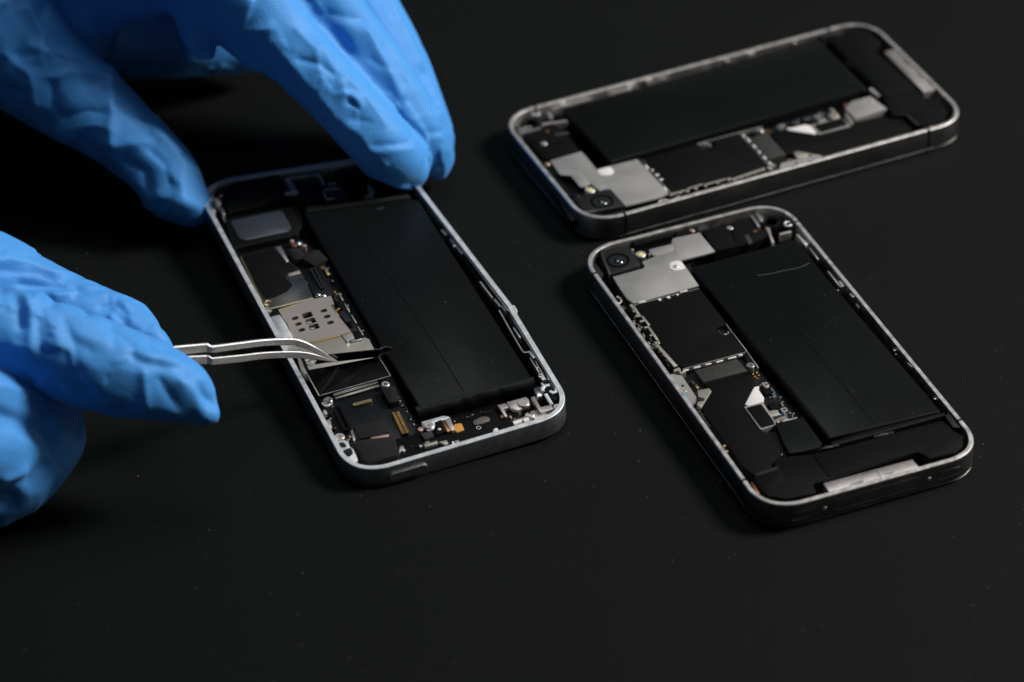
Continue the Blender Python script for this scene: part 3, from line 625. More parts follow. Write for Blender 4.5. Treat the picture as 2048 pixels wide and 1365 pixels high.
    ne = slab(ph, root, 'edge_flex', 'graphite', [(786, 880), (832, 868), (905, 836), (1000, 815), (1060, 838), (1040, 858), (905, 897), (800, 925)], 2, 4.3, 0.1)
    slab(ph, ne, 'flex_ridge', 'black_plastic', [(905, 880), (985, 858), (990, 864), (908, 887)], 4, 5.0, 0.2)
    slab(ph, ne, 'flex_ridge', 'black_plastic', [(995, 852), (1024, 842), (1030, 852), (1000, 862)], 4, 5.2, 0.3)
    wire(ph, ne, 'flex_trace', 'black_plastic', [(925, 836), (952, 828), (955, 832), (930, 839), (921, 836)], 4.35, 0.3, 6, 0.5)
    slab(ph, ne, 'silver_tab', 'shield_beige', [(848, 889), (851, 884), (858, 882), (860, 886), (874, 881.5), (876, 887), (850, 894)], 4, 5.0, 0.06)
    slab(ph, ne, 'silver_tab', 'shield_beige', [(877.5, 884), (893, 880.5), (897, 887), (890, 890), (884, 887)], 4, 5.0, 0.06)
    slab(ph, ne, 'silver_tab', 'tin', [(798, 899), (800, 893), (806, 891.5), (811, 902), (806, 903), (803, 900), (799, 905)], 4, 5.2, 0.06)
    slab(ph, ne, 'silver_tab', 'tin', [(837, 891), (842, 889), (845, 893), (840, 894)], 4, 5.0, 0.06)
    mp = part('mounting_plate', 'alu_bare', root, lambda mb: prism(mb, ph.poly([(843, 844), (868, 837), (886, 832), (897, 833), (902, 838), (887, 840), (872, 846), (868, 858), (856, 862), (846, 856)], 5.0), 3.5, 5.0, 0.08))
    screw(ph, mp, 857.5, 850.5, 4.5, 5.4, 1.25, 'tin', ri=0.35)
    slab(ph, root, 'black_clip', 'black_plastic', [(869, 845), (883, 839), (893, 862), (872, 870)], 3.5, 5.1, 0.1, 0.3)
    dots(ph, root, 'white_dot', 'label_white', [(879, 858.5, 0.4)], 4.8, 5.2, 0.4)
    slab(ph, root, 'copper_strip', 'copper', [(882, 842), (888, 840), (903, 861), (895, 864)], 3.5, 5.1, 0.05)
    slab(ph, root, 'copper_strip', 'tin', [(889, 839.5), (900, 836), (910, 860), (904, 862)], 3.5, 5.15, 0.05)
    part('contact_pad', 'pinkish', root, lambda mb: prism(mb, circle(ph.L(841, 858, 5), 0.75, 16), 3.5, 5.0, 0.1))
    slab(ph, root, 'grey_foil', 'chip_grey', [(841, 867), (863, 862), (868, 872), (850, 879)], 3.5, 4.9, 0.05)
    slab(ph, ne, 'orange_film', 'orange_film', [(908, 850), (912, 848), (923, 847), (928.5, 860), (914, 865), (907, 856)], 4, 4.6, 0.03)
    slab(ph, ne, 'orange_film', 'orange_film', [(1000, 832), (1004, 830), (1008, 835), (1003, 837)], 4, 4.6, 0.03)
    slab(ph, ne, 'speckled_patch', 'speckle', [(945, 842), (962, 834), (977, 833), (981, 842), (965, 847), (948, 851)], 4, 4.55, 0.1, 0.8)
    part('printed_ring', 'label_white', ne, lambda mb: tube(mb, [(*p, 4.34) for p in circle(ph.L(957, 856, 4.34), 0.52, 20)], 0.09, 6, closed=True))
    slab(ph, root, 'white_peg', 'label_white', [(985, 862), (988, 857), (995, 855), (998, 864), (990, 867)], 3, ZT-0.4, 0.2, 0.3)
    slab(ph, root, 'white_peg', 'label_white', [(903, 884), (907, 882), (910, 888), (905, 890)], 3, ZT-0.4, 0.15)
    slab(ph, root, 'white_peg', 'shield_grey', [(909, 882), (917, 880), (919, 884), (911, 887)], 3, ZT-0.5, 0.1)
    br = slab(ph, root, 'metal_bracket', 'tin', [(1013, 805), (1052, 794), (1058, 800), (1060, 811), (1049, 814), (1037, 821), (1021, 816)], 3, 5.3, 0.08)
    screw(ph, br, 1046.5, 806, 5, 5.75, 1.35, 'tin', ri=0.3, flat=True)
    slab(ph, root, 'spring_leg', 'tin', [(995, 810.5), (1011, 807), (1018, 815), (1007, 818.5), (1015, 833), (1010, 834)], 3, 5.2, 0.06)
    lb = slab(ph, root, 'angle_bracket', 'tin', [(1062, 795), (1069, 792.5), (1081, 814.5), (1102, 810), (1107, 818), (1081, 826)], 4, 5.7, 0.06)
    screw(ph, lb, 1115, 813.5, 5, 5.9, 1.1, 'tin', ri=0.35, flat=True)
    slab(ph, root, 'vibration_block', 'tin', [(1060, 823), (1077, 819), (1084, 827), (1101, 830), (1069, 840)], 3, 5.0, 0.1)
    for (x0, y0, x1, y1, r) in ((1026, 850, 1045, 844, 1.0), (1046, 845, 1055, 842, 1.15), (1052, 836, 1066, 840, 1.3)):
        wire(ph, root, 'vibration_motor', 'steel', [(x0, y0), (x1, y1)], 4.2, r, 14)
    # near right corner: silver hook bracket and white S clip
    slab(ph, root, 'hook_bracket', 'steel_bright', [(1067, 776), (1080, 772), (1087, 786), (1085, 792), (1074, 794), (1069, 787)], 3, 5.5, 0.3, 0.4)
    sc = wire(ph, root, 'corner_clip', 'alu_bare', [(1099, 770), (1088, 773), (1084, 778), (1086, 784)], ZT-0.4, 0.5, 8, 0.5, step=0.5)
    wire(ph, root, 'corner_clip', 'alu_bare', [(1100, 783), (1105, 786), (1112, 784), (1113, 776)], ZT-0.4, 0.5, 8, 0.5, step=0.5)
    wire(ph, root, 'corner_clip', 'alu_bare', [(1091, 789), (1098, 801), (1104, 810)], ZT-0.4, 0.5, 8, 0.5, step=0.5)
    slab(ph, root, 'rubber_insert', 'black_plastic', [(1088, 777), (1100, 772), (1106, 776), (1104, 783), (1118, 787), (1119, 797), (1108, 803), (1098, 793), (1090, 785)], 3, ZT-0.6, 0.15, 0.6)
    # right edge strips between battery and frame
    wire(ph, root, 'edge_wire', 'tin', [(998, 622), (1003, 630), (1024, 668), (1042, 699), (1048, 706), (1059, 705)], ZT-0.9, 0.24, 8)
    strips(ph, root, 'edge_strip', 'steel', [(1027, 655, 1041, 676, 0.4), (1058, 702, 1069, 716, 0.7), (1071, 722, 1092, 760, 0.25), (1060, 716, 1078, 745, 0.25), (1080, 747, 1088, 760, 0.9), (1083, 766, 1088, 772, 0.6)], 3.5, ZT-0.9, 0.4)
    strips(ph, root, 'edge_strip', 'shield_grey', [(989, 598, 1001, 613, 0.6), (960, 563, 985, 596, 0.4), (900, 478, 925, 508, 0.5), (884, 460, 893, 470, 0.7), (1003, 611, 1012, 622, 0.7)], 3.5, ZT-1.0, 0.5)
    dots(ph, root, 'edge_rivet', 'solder', [(1074, 735, 0.4), (1080, 752, 0.5), (909, 491, 0.5)], 3.5, ZT-0.9, 0.4)
    return root
build_silver_phone(F1, p1)
# ------------------------------------------------------------------ the polished cover being lifted
cov = bpy.data.objects.new('metal_cover', None); COL.objects.link(cov); cov.empty_display_size = 0.01
cv0 = at(700, 745, 9.0); cov.location = [c*S for c in cv0]
setp(cov, 'small polished metal cover plate held by the tweezer tips over the silver phone', 'metal plate')
def wpoly(pts, z): return [np.array(at(x, y, z))-cv0 for x, y in pts]
def sheet(mb, pts, t):                       # a bent sheet face from 3-D points, t thick along its normal
    P = [np.array(p, float) for p in pts]
    n = np.cross(P[1]-P[0], P[-1]-P[0]); n /= np.linalg.norm(n)
    ringloft(mb, [P, [p+n*t for p in P]])
def loc_on(px, py, h):                       # point h mm above the silver phone's back, as world, relative to the cover
    u, v = F1.L(px, py, h); return F1.o+F1.R@np.array([u, v, h])-cv0
plate = MB()
q = [loc_on(611, 742, 6.0), loc_on(638.5, 792, 5.5), loc_on(781, 752, 5.7), loc_on(757, 714, 6.3)]
sheet(plate, q, -0.22)
pl1 = plate.build('plate', 'polished', cov)
def ed(a, b, r, m='steel_bright', nm='rolled_edge'):
    mb = MB(); tube(mb, resample([a, b], 1.0), r, 6); return mb.build(nm, m, pl1)
ed(q[0], q[1], 0.13, 'tin'); ed(q[3], q[2], 0.17); ed(q[1], q[2], 0.10, 'steel')
fl = MB()
top = [loc_on(650, 710, 8.9), loc_on(760, 698.5, 8.7)]
bot = [loc_on(757, 713.2, 6.4), loc_on(655, 725, 6.35)]
sheet(fl, top+bot, -0.2)
fl.build('flange', 'polished', cov)
mb = MB(); tube(mb, [top[0], (top[0]+top[1])/2, top[1]], 0.09, 6); mb.build('flange_edge', 'steel_bright', pl1)
tab = MB()
tp_ = [loc_on(760, 698.5, 8.7), loc_on(764, 695.6, 8.8), loc_on(771, 694.2, 8.8), loc_on(779, 694.5, 8.6), loc_on(783, 697, 8.4), loc_on(780, 703, 7.8), loc_on(773, 706.5, 7.3), loc_on(764, 708, 7.0), loc_on(757, 713, 6.4)]
sheet(tab, tp_, -0.2)
tab.build('screw_tab', 'polished', cov)
mb = MB(); tube(mb, tp_[:5], 0.12, 6); tube(mb, [loc_on(780, 703, 7.85), loc_on(773, 706.5, 7.35), loc_on(764, 708, 7.1)], 0.1, 6); tube(mb, [loc_on(762, 709, 7.2), loc_on(760, 713, 6.6)], 0.28, 6)
tube(mb, [loc_on(760, 698.5, 8.7), loc_on(756, 713, 6.4)], 0.07, 6)
mb.build('tab_edge', 'steel_bright', pl1)
# the long flange foot between cover and connector bay
for k, (a, b, h, w) in enumerate((((666.5, 788.5), (754, 761.8), 5.3, 0.16), ((667.5, 791), (756, 764.5), 5.1, 0.14), ((671, 797.5), (759, 772), 4.7, 0.22))):
    part('foot_line', 'solder', p1, lambda mb: bar(mb, F1.L(*a, h), F1.L(*b, h), w, h-0.3, h, 0.03))
slab(F1, p1, 'clamp_bar', 'mirror_dark', [(666, 788), (754, 761), (759.5, 773), (671, 798)], 3, 4.6, 0.1)
ring = MB(); tube(ring, [loc_on(611, 723.5, 6.1), loc_on(616, 720.8, 6.2), loc_on(622, 721.5, 6.2), loc_on(625, 724, 6.1)], 0.28, 8)
ring.build('left_tab', 'steel_bright', cov)
lt = MB(); sheet(lt, [loc_on(629, 729, 6.3), loc_on(633, 721, 7.2), loc_on(655, 714, 8.2), loc_on(655, 725, 6.35)], -0.2)
lt.build('left_tab', 'polished', cov)

# ------------------------------------------------------------------ curved tweezers
tw = bpy.data.objects.new('tweezers', None); COL.objects.link(tw); tw.empty_display_size = 0.01
tw0 = at(480, 705, 22); tw.location = [c*S for c in tw0]
setp(tw, 'curved steel tweezers held by the lower blue glove', 'tweezers')
def smoothpath(P, n):
    P = np.array(P, float); out = []
    m = len(P)
    for i in range(m-1):
        p0, p1, p2, p3 = P[max(0, i-1)], P[i], P[i+1], P[min(m-1, i+2)]
        for k in range(n):
            t = k/n; out.append(0.5*((2*p1)+(-p0+p2)*t+(2*p0-5*p1+4*p2-p3)*t*t+(-p0+3*p1-3*p2+p3)*t**3))
    out.append(P[-1]); return out
def arm(path, prof_w, prof_t, name):
    # rectangular steel bar; width measured across the view, thickness towards it
    mb = MB(); rings = []
    P = smoothpath([np.array(at(x, y, z)) for x, y, z, w, t in path], 8)
    Wd = [v for v in smoothpath([(w, t, 0) for x, y, z, w, t in path], 8)]
    m = len(P)
    view = -np.array([0, math.cos(PITCH), -math.sin(PITCH)])
    for i in range(m):
        t = P[min(i+1, m-1)]-P[max(i-1, 0)]; t /= np.linalg.norm(t)
        up = np.array([0, 0.35, 1.0]); up -= t*(up@t); up /= np.linalg.norm(up)
        s = np.cross(t, up)
        w, th = Wd[i][0]/2, Wd[i][1]/2; b = min(w, th)*0.4
        sec = [(-th, -w+b), (-th+b, -w), (th-b, -w), (th, -w+b), (th, w-b), (th-b, w), (-th+b, w), (-th, w-b)]
        rings.append([tuple(P[i]-tw0+s*a+up*c) for a, c in sec])
    ringloft(mb, rings)
    return mb.build(name, 'tweezer_steel', tw, sharp=25)
# x, y, height, width (mm), thickness (mm): far arm, then near arm; the kink sits just outside the glove
far = [(225, 716, 35, 2.68, 1.3), (335, 703.5, 29.5, 2.44, 1.3), (405, 696.5, 26, 2.32, 1.3), (412, 696, 25.7, 2.32, 1.3), (419, 698, 25.3, 1.95, 1.4), (428, 698.5, 24.9, 1.95, 1.4), (480, 691.5, 22.2, 1.83, 1.4), (530, 685.5, 19.6, 1.83, 1.4), (580, 683.5, 17.0, 1.71, 1.2), (605, 688, 15.4, 1.59, 1.2), (630, 699.5, 13.2, 1.34, 1.0), (655, 713.5, 10.4, 0.80, 0.7), (672, 722, 8.4, 0.35, 0.35)]
near = [(225, 739, 33.5, 2.53, 0.8), (335, 725, 28.5, 2.30, 0.8), (408, 720, 24.6, 2.18, 0.8), (415, 720, 24.3, 2.18, 0.8), (422, 722.5, 23.9, 1.84, 0.8), (430, 722.5, 23.5, 1.84, 0.8), (480, 717.5, 20.9, 1.84, 0.8), (530, 711.5, 18.4, 1.72, 0.8), (580, 709.5, 15.9, 1.72, 0.8), (611, 711, 14.1, 1.61, 0.8), (636, 715.5, 12.3, 1.26, 1.0), (657, 720.5, 10.2, 0.75, 0.7), (676, 724, 8.2, 0.30, 0.35)]
arm(far, 0, 0, 'arm'); arm(near, 0, 0, 'arm')
# ------------------------------------------------------------------ gloved hands: one continuous skin each
g = mat('nitrile', (0.060, 0.310, 0.76), 0.6, 0, 0.42, sheen=0.12, bump=0.4, bscale=1500, dist=0.00022, rvary=0.05, vscale=300)

def chain(bm_v, bm_f, joints, nseg=20, step=1.6):
    # joints: (px, py, z, r) -> a closed tapering tube through their real positions
    P = [np.array([*at(x, y, z), r]) for x, y, z, r in joints]
    Q = [np.array(p) for p in smooth4(P)]
    pts = [Q[0]]
    for q in Q[1:]:
        if np.linalg.norm(q[:3]-pts[-1][:3]) > step: pts.append(q)
    m = len(pts); rings = []
    prev = None
    for i in range(m):
        t = pts[min(i+1, m-1)][:3]-pts[max(i-1, 0)][:3]; t /= np.linalg.norm(t)
        if prev is None:
            a = np.array([0, 0, 1.0]) if abs(t[2]) < 0.8 else np.array([1.0, 0, 0])
        else: a = prev
        a = a-t*(a@t); a /= np.linalg.norm(a); prev = a; b = np.cross(t, a)
        rings.append((pts[i][:3], t, a, b, pts[i][3]))
    # round caps
    out = []
    p, t, a, b, r = rings[0]
    for k in (0.98, 0.85, 0.6, 0.3): out.append((p-t*r*k, a, b, r*math.sqrt(1-k*k)))
    for p, t, a, b, r in rings: out.append((p, a, b, r))
    p, t, a, b, r = rings[-1]
    for k in (0.3, 0.6, 0.85, 0.98): out.append((p+t*r*k, a, b, r*math.sqrt(1-k*k)))
    base = len(bm_v)
    for p, a, b, r in out:
        for k in range(nseg):
            th = 2*math.pi*k/nseg; bm_v.append(tuple(p+r*(a*math.cos(th)+b*math.sin(th))))
    for i in range(len(out)-1):
        for k in range(nseg):
            j = (k+1) % nseg; bm_f.append((base+i*nseg+k, base+i*nseg+j, base+(i+1)*nseg+j, base+(i+1)*nseg+k))
    bm_f.append(tuple(base+k for k in range(nseg))[::-1]); bm_f.append(tuple(base+(len(out)-1)*nseg+k for k in range(nseg)))

def smooth4(P, n=10):
    out = []; m = len(P)
    for i in range(m-1):
        p0, p1, p2, p3 = P[max(0, i-1)], P[i], P[i+1], P[min(m-1, i+2)]
        for k in range(n):
            t = k/n; out.append(0.5*((2*p1)+(-p0+p2)*t+(2*p0-5*p1+4*p2-p3)*t*t+(-p0+3*p1-3*p2+p3)*t**3))
    out.append(P[-1]); return out

def fuse(name, chains, voxel, nsmooth):
    v, f = [], []
    for c in chains: chain(v, f, c)
    me = bpy.data.meshes.new(name); me.from_pydata(v, [], f); me.validate()
    bm = bmesh.new(); bm.from_mesh(me); bmesh.ops.recalc_face_normals(bm, faces=bm.faces); bm.to_mesh(me); bm.free()
    o = bpy.data.objects.new(name, me); COL.objects.link(o)
    md = o.modifiers.new('r', 'REMESH'); md.mode = 'VOXEL'; md.voxel_size = voxel
    ms = o.modifiers.new('s', 'SMOOTH'); ms.iterations = nsmooth; ms.factor = 0.5
    dg = bpy.context.evaluated_depsgraph_get(); ev = o.evaluated_get(dg); em = ev.to_mesh()
    n = len(em.vertices); X = np.empty(n*3); em.vertices.foreach_get('co', X); X = X.reshape(n, 3)
    F = [tuple(p.vertices) for p in em.polygons]
    ev.to_mesh_clear(); bpy.data.objects.remove(o); bpy.data.meshes.remove(me)
    return X, F

def topology(X, F):
    Q = np.array([q if len(q) == 4 else (*q, q[0]) for q in F])
    E = np.concatenate([Q[:, [0, 1]], Q[:, [1, 2]], Q[:, [2, 3]], Q[:, [3, 0]]]); E = E[E[:, 0] != E[:, 1]]
    E.sort(axis=1); E = np.unique(E, axis=0)
    D = np.concatenate([Q[:, [0, 2]], Q[:, [1, 3]]])
    return Q, E, D

def normals(X, Q):
    n = np.cross(X[Q[:, 2]]-X[Q[:, 0]], X[Q[:, 3]]-X[Q[:, 1]])
    N = np.stack([np.bincount(Q.ravel(), np.repeat(n[:, k], 4), len(X)) for k in range(3)], 1)
    return N/np.maximum(1e-9, np.linalg.norm(N, axis=1))[:, None]

def wrinkle(X0, F, seed, iters, strain, bend, hmax, creases=(), facet=9.0, soft=8.0, panel=0.7, fine=0.8, nfin=2):
    # the glove is a little too big for the hand: let its skin grow and buckle over the hand inside
    Q, E, D = topology(X0, F); n = len(X0); N0 = normals(X0, Q)
    EE = np.concatenate([E, D]); L0 = np.linalg.norm(X0[EE[:, 1]]-X0[EE[:, 0]], axis=1)
    deg = np.bincount(EE.ravel(), minlength=n).astype(float); degE = np.bincount(E.ravel(), minlength=n).astype(float)
    off = np.array([seed*13.7, seed*5.1, seed*9.3])
    s1 = np.array([noise.noise(Vector((p*0.11+off))) for p in X0]); s3 = np.array([noise.noise(Vector((p*0.05+off*0.6))) for p in X0])
    # stretched film spans the hand in flat panels: lean the skin towards the tangent planes of scattered points
    rs = np.random.default_rng(int(seed*100)); cells = {}
    perm = rs.permutation(n); ck = np.floor((X0+rs.uniform(0, facet, 3))/facet).astype(int)
    for i in perm: cells.setdefault(tuple(ck[i]), i)
    seeds = []
    for i in cells.values():
        if all(np.sum((X0[i]-X0[j])**2) > (0.62*facet)**2 for j in seeds): seeds.append(i)
    SP, SN = X0[seeds], N0[seeds]
    hp = np.zeros(n); K = min(7, len(seeds)-1)
    for c0 in range(0, n, 4000):
        c1 = min(n, c0+4000); dif = X0[c0:c1, None, :]-SP[None]
        nd = N0[c0:c1]@SN.T
        d2 = (dif**2).sum(2)+np.where(nd < 0.3, 1e4, 0)
        k = np.argpartition(d2, K, axis=1)[:, :K]; r = np.arange(c1-c0)[:, None]
        pl = -(dif[r, k]*SN[k]).sum(2)/np.maximum(0.3, nd[r, k])+np.where(d2[r, k] > (1.9*facet)**2, 1e3, 0)
        hp[c0:c1] = -0.07*np.log(np.exp(-np.clip(pl, -2, 12)/0.07).sum(1)+1e-12)
    hp = np.where(hp > 20, 0, hp)
    ax = np.array([0.16, 0.07, 0.16])*1.6
    s4 = np.array([noise.noise(Vector(((p[0]-p[1])*0.15+off[0], (p[0]+p[1])*0.05+off[1], p[2]*0.10))) for p in X0])
    patch = np.clip(0.2+2.0*s3, 0, 1)
    h = panel*np.clip(hp, -0.7, 2.6)-0.25+fine*patch*(0.30-np.abs(s4))*2.0+0.3*fine*(0.3-np.abs(s1))
    for pts, w, d in creases:
        P = np.array(pts)
        best = np.full(n, 1e9)
        for a, b in zip(P[:-1], P[1:]):
            ab = b-a; t = np.clip(((X0-a)@ab)/(ab@ab), 0, 1); q = a+t[:, None]*ab
            best = np.minimum(best, np.linalg.norm(X0-q, axis=1))
        h += d*1.25*np.exp(-np.sqrt(best**2+0.09)/(w*0.85))
    h = np.clip(h+0.25, -1.8, hmax)
    X = X0+N0*h[:, None]
    st = strain*np.clip(0.7+0.9*s3, 0.2, 1.4)
    L = L0*(1+0.5*(st[EE[:, 0]]+st[EE[:, 1]]))
    def acc(I, J, V):
        return np.stack([np.bincount(I, V[:, k], n)-np.bincount(J, V[:, k], n) for k in range(3)], 1)
    for it in range(iters):
        d = X[EE[:, 1]]-X[EE[:, 0]]; ln = np.linalg.norm(d, axis=1)
        c = d*((ln-L)/np.maximum(ln, 1e-6)*0.5)[:, None]
        X = X+acc(EE[:, 0], EE[:, 1], c)/deg[:, None]*1.6
        U = X-X0
        dU = U[E[:, 1]]-U[E[:, 0]]
        U = U+bend*acc(E[:, 0], E[:, 1], dU)/degE[:, None]
        hn = (U*N0).sum(1); T = U-N0*hn[:, None]
        hn = np.where(hn < -1.8, -1.8, np.where(hn > hmax, hmax+(hn-hmax)*0.3, hn))
        tl = np.linalg.norm(T, axis=1); T *= (np.minimum(tl, 1.6)/np.maximum(tl, 1e-9))[:, None]
        X = X0+T+N0*hn[:, None]
    for it in range(nfin):
        dX = X[E[:, 1]]-X[E[:, 0]]; X = X+0.35*acc(E[:, 0], E[:, 1], dX)/degE[:, None]
    return X, Q

def hand(name, chains, seed, voxel=0.8, nsmooth=14, creases_px=(), **kw):
    X0, F = fuse(name, chains, voxel, nsmooth)
    from mathutils.bvhtree import BVHTree
    bvh = BVHTree.FromPolygons([tuple(p) for p in X0], F)
    cr = []
    for pts, w, d in creases_px:
        out = []
        for x, y in pts:
            hit = bvh.ray_cast(Vector(cC), Vector(ray(x, y)))
            if hit[0] is not None: out.append(np.array(hit[0]))
        if len(out) > 1: cr.append((out, w, d))
    X, Q = wrinkle(X0, F, seed, creases=cr, **kw)
    c = X.mean(0)
    me = bpy.data.meshes.new(name); me.from_pydata([tuple((p-c)*S) for p in X], [], F); me.validate()
    me.polygons.foreach_set('use_smooth', [True]*len(me.polygons))
    me.materials.append(MATS['nitrile'])
    o = bpy.data.objects.new(name, me); COL.objects.link(o); o.location = [k*S for k in c]
    return o

UP = [
    # index finger
    [(822, 340, 14, 5.6), (806, 326, 16.5, 7.4), (760, 285, 23.5, 8.4), (694, 212, 32, 8.9), (624, 142, 41, 9.3), (560, 70, 49, 10), (480, -20, 60, 12.5), (390, -95, 68, 16)],
    # middle finger
    [(862, 318, 9, 5.4), (850, 294, 13, 7.4), (825, 250, 20, 8.6), (772, 172, 30, 9.2), (712, 92, 40, 9.6), (650, 12, 50, 10.4), (585, -85, 62, 14)],
    # ring finger
    [(866, 262, 9, 6.2), (834, 198, 17, 7.4), (792, 110, 27, 8.3), (744, 30, 37, 9.0), (680, -65, 48, 10.5), (600, -140, 56, 12)],
    # thumb
    [(376, 408, 8.5, 5.2), (355, 385, 11.5, 7.8), (332, 359, 14.5, 8.8), (276, 297, 21, 9.4), (186, 226, 28, 11.6), (100, 150, 35, 15), (10, 60, 43, 20), (-120, -60, 52, 24)],
    # web between thumb and index, palm beyond
    [(110, 110, 36, 13), (170, 10, 46, 12), (270, -50, 56, 13), (390, -92, 66, 15)],
    [(150, 50, 36, 13), (300, 78, 22, 11), (420, 85, 16, 9), (500, 90, 14, 7)],
    [(405, 0, 54, 9), (402, 55, 49.5, 7), (401, 92, 47, 4.4), (402, 110, 46, 2.2)],
    [(470, 40, 51, 8), (497, 92, 46, 5.6), (512, 116, 44, 4.4), (560, 100, 45, 7)],
    # back of the hand to the wrist
    [(390, -95, 68, 16), (150, -250, 78, 22), (-150, -380, 80, 26)],
    [(590, -85, 62, 14), (250, -300, 74, 22), (-100, -450, 78, 26)],
    [(600, -140, 56, 12), (300, -360, 60, 18), (-50, -500, 72, 24)],
    [(-120, -60, 60, 24), (-200, -250, 70, 28), (-400, -450, 80, 30)],
]
LOW = [
    # near finger
    [(407, 822, 25, 3.6), (394, 811, 26, 5.2), (374, 797, 27.5, 6.7), (345, 781, 30, 8.2), (290, 760, 32.5, 9.5), (220, 736, 36, 10.2), (140, 706, 40, 10.6), (60, 676, 44, 10.4), (-25, 655, 47, 11.0), (-130, 650, 50, 13)],
    # far finger
    [(306, 688, 27, 4.6), (286, 679, 27.5, 6.4), (240, 660, 28.5, 8.3), (165, 636, 31, 9.0), (90, 606, 34, 10), (20, 578, 38, 11), (-60, 555, 43, 13), (-160, 560, 48, 16)],
    # curled fingers under the palm
    [(-60, 805, 36, 11), (30, 832, 25, 10.4), (84, 858, 20, 9.6), (74, 905, 16, 8.8), (32, 948, 13, 9.4), (-40, 972, 11.5, 10.5)],
    [(-80, 880, 30, 12), (0, 905, 20, 11), (-20, 960, 12.5, 10)],
    # palm and wrist
    [(-190, 640, 52, 16), (-230, 740, 50, 20), (-230, 850, 40, 18), (-200, 960, 24, 14)],
    [(-160, 560, 48, 16), (-320, 640, 58, 26), (-520, 680, 66, 30)],
    [(-230, 740, 52, 20), (-400, 760, 56, 28), (-520, 700, 64, 30)],
]
CR_UP = [([(600, 120), (640, 128), (672, 150)], 1.0, -0.9), ([(660, 255), (695, 238), (738, 244)], 1.0, -0.45), ([(596, 60), (632, 100), (640, 140)], 1.0, 0.7), ([(690, 150), (735, 195), (770, 245)], 1.2, 0.6), ([(772, 95), (796, 135), (812, 165)], 1.1, -0.5), ([(742, 118), (760, 132), (785, 138)], 1.0, -0.5), ([(845, 140), (862, 175), (870, 205)], 1.0, -0.5),
         ([(60, 20), (85, 70), (80, 120)], 1.6, 1.2), ([(120, 0), (150, 50), (190, 85)], 1.6, -1.3), ([(10, 110), (60, 150), (70, 215)], 1.6, 1.1), ([(130, 235), (175, 222), (215, 228)], 1.0, -0.8), ([(140, 260), (185, 250), (218, 258)], 1.0, 0.6), ([(300, 300), (330, 330), (340, 370)], 1.0, -0.7), ([(250, 320), (290, 345), (300, 385)], 1.1, -0.8),
         ([(747, 294), (785, 291), (822, 285)], 1.0, -0.9), ([(748, 303), (790, 301), (825, 295)], 1.4, 0.6),
         ([(828, 272), (855, 269), (884, 264)], 1.0, -0.9), ([(830, 281), (884, 273)], 1.4, 0.5),
         ([(537, 85), (579, 126), (602, 157), (642, 198), (674, 234), (719, 270), (741, 301)], 1.8, 0.8),
         ([(218, 160), (221, 220), (222, 287)], 1.7, 1.5), ([(103, 157), (148, 144), (220, 157)], 1.6, 1.2), ([(103, 165), (112, 230), (126, 305)], 2.2, -1.2),
         ([(234, 207), (270, 229), (310, 245), (332, 252)], 1.2, -1.0), ([(240, 198), (275, 219), (312, 235)], 1.3, 0.7),
         ([(283, 404), (314, 391), (359, 395), (395, 413)], 1.8, 1.2), ([(225, 292), (280, 287), (325, 275), (352, 300)], 1.5, 0.9),
         ([(63, 94), (148, 117), (220, 144)], 1.6, 1.2), ([(36, 193), (81, 274)], 2.0, -1.4), ([(94, 9), (36, 117)], 2.0, -1.4), ([(0, 176), (50, 186)], 1.6, -1.0),
         ([(207, 0), (212, 110)], 2.0, -1.4), ([(270, 0), (255, 60)], 1.8, -1.2), ([(235, 0), (235, 80)], 1.6, 1.0),
         ([(463, 58), (503, 63), (539, 56)], 1.5, 1.4), ([(700, 189), (708, 240)], 2.2, -0.4), ([(640, 90), (690, 180)], 2.2, 0.8),
         ([(632, 38), (660, 60), (700, 110)], 1.6, -1.2), ([(735, 60), (775, 130), (800, 190)], 1.8, 0.9), ([(660, 30), (730, 40)], 1.6, -0.9), ([(850, 160), (870, 200)], 1.5, -1.0)]
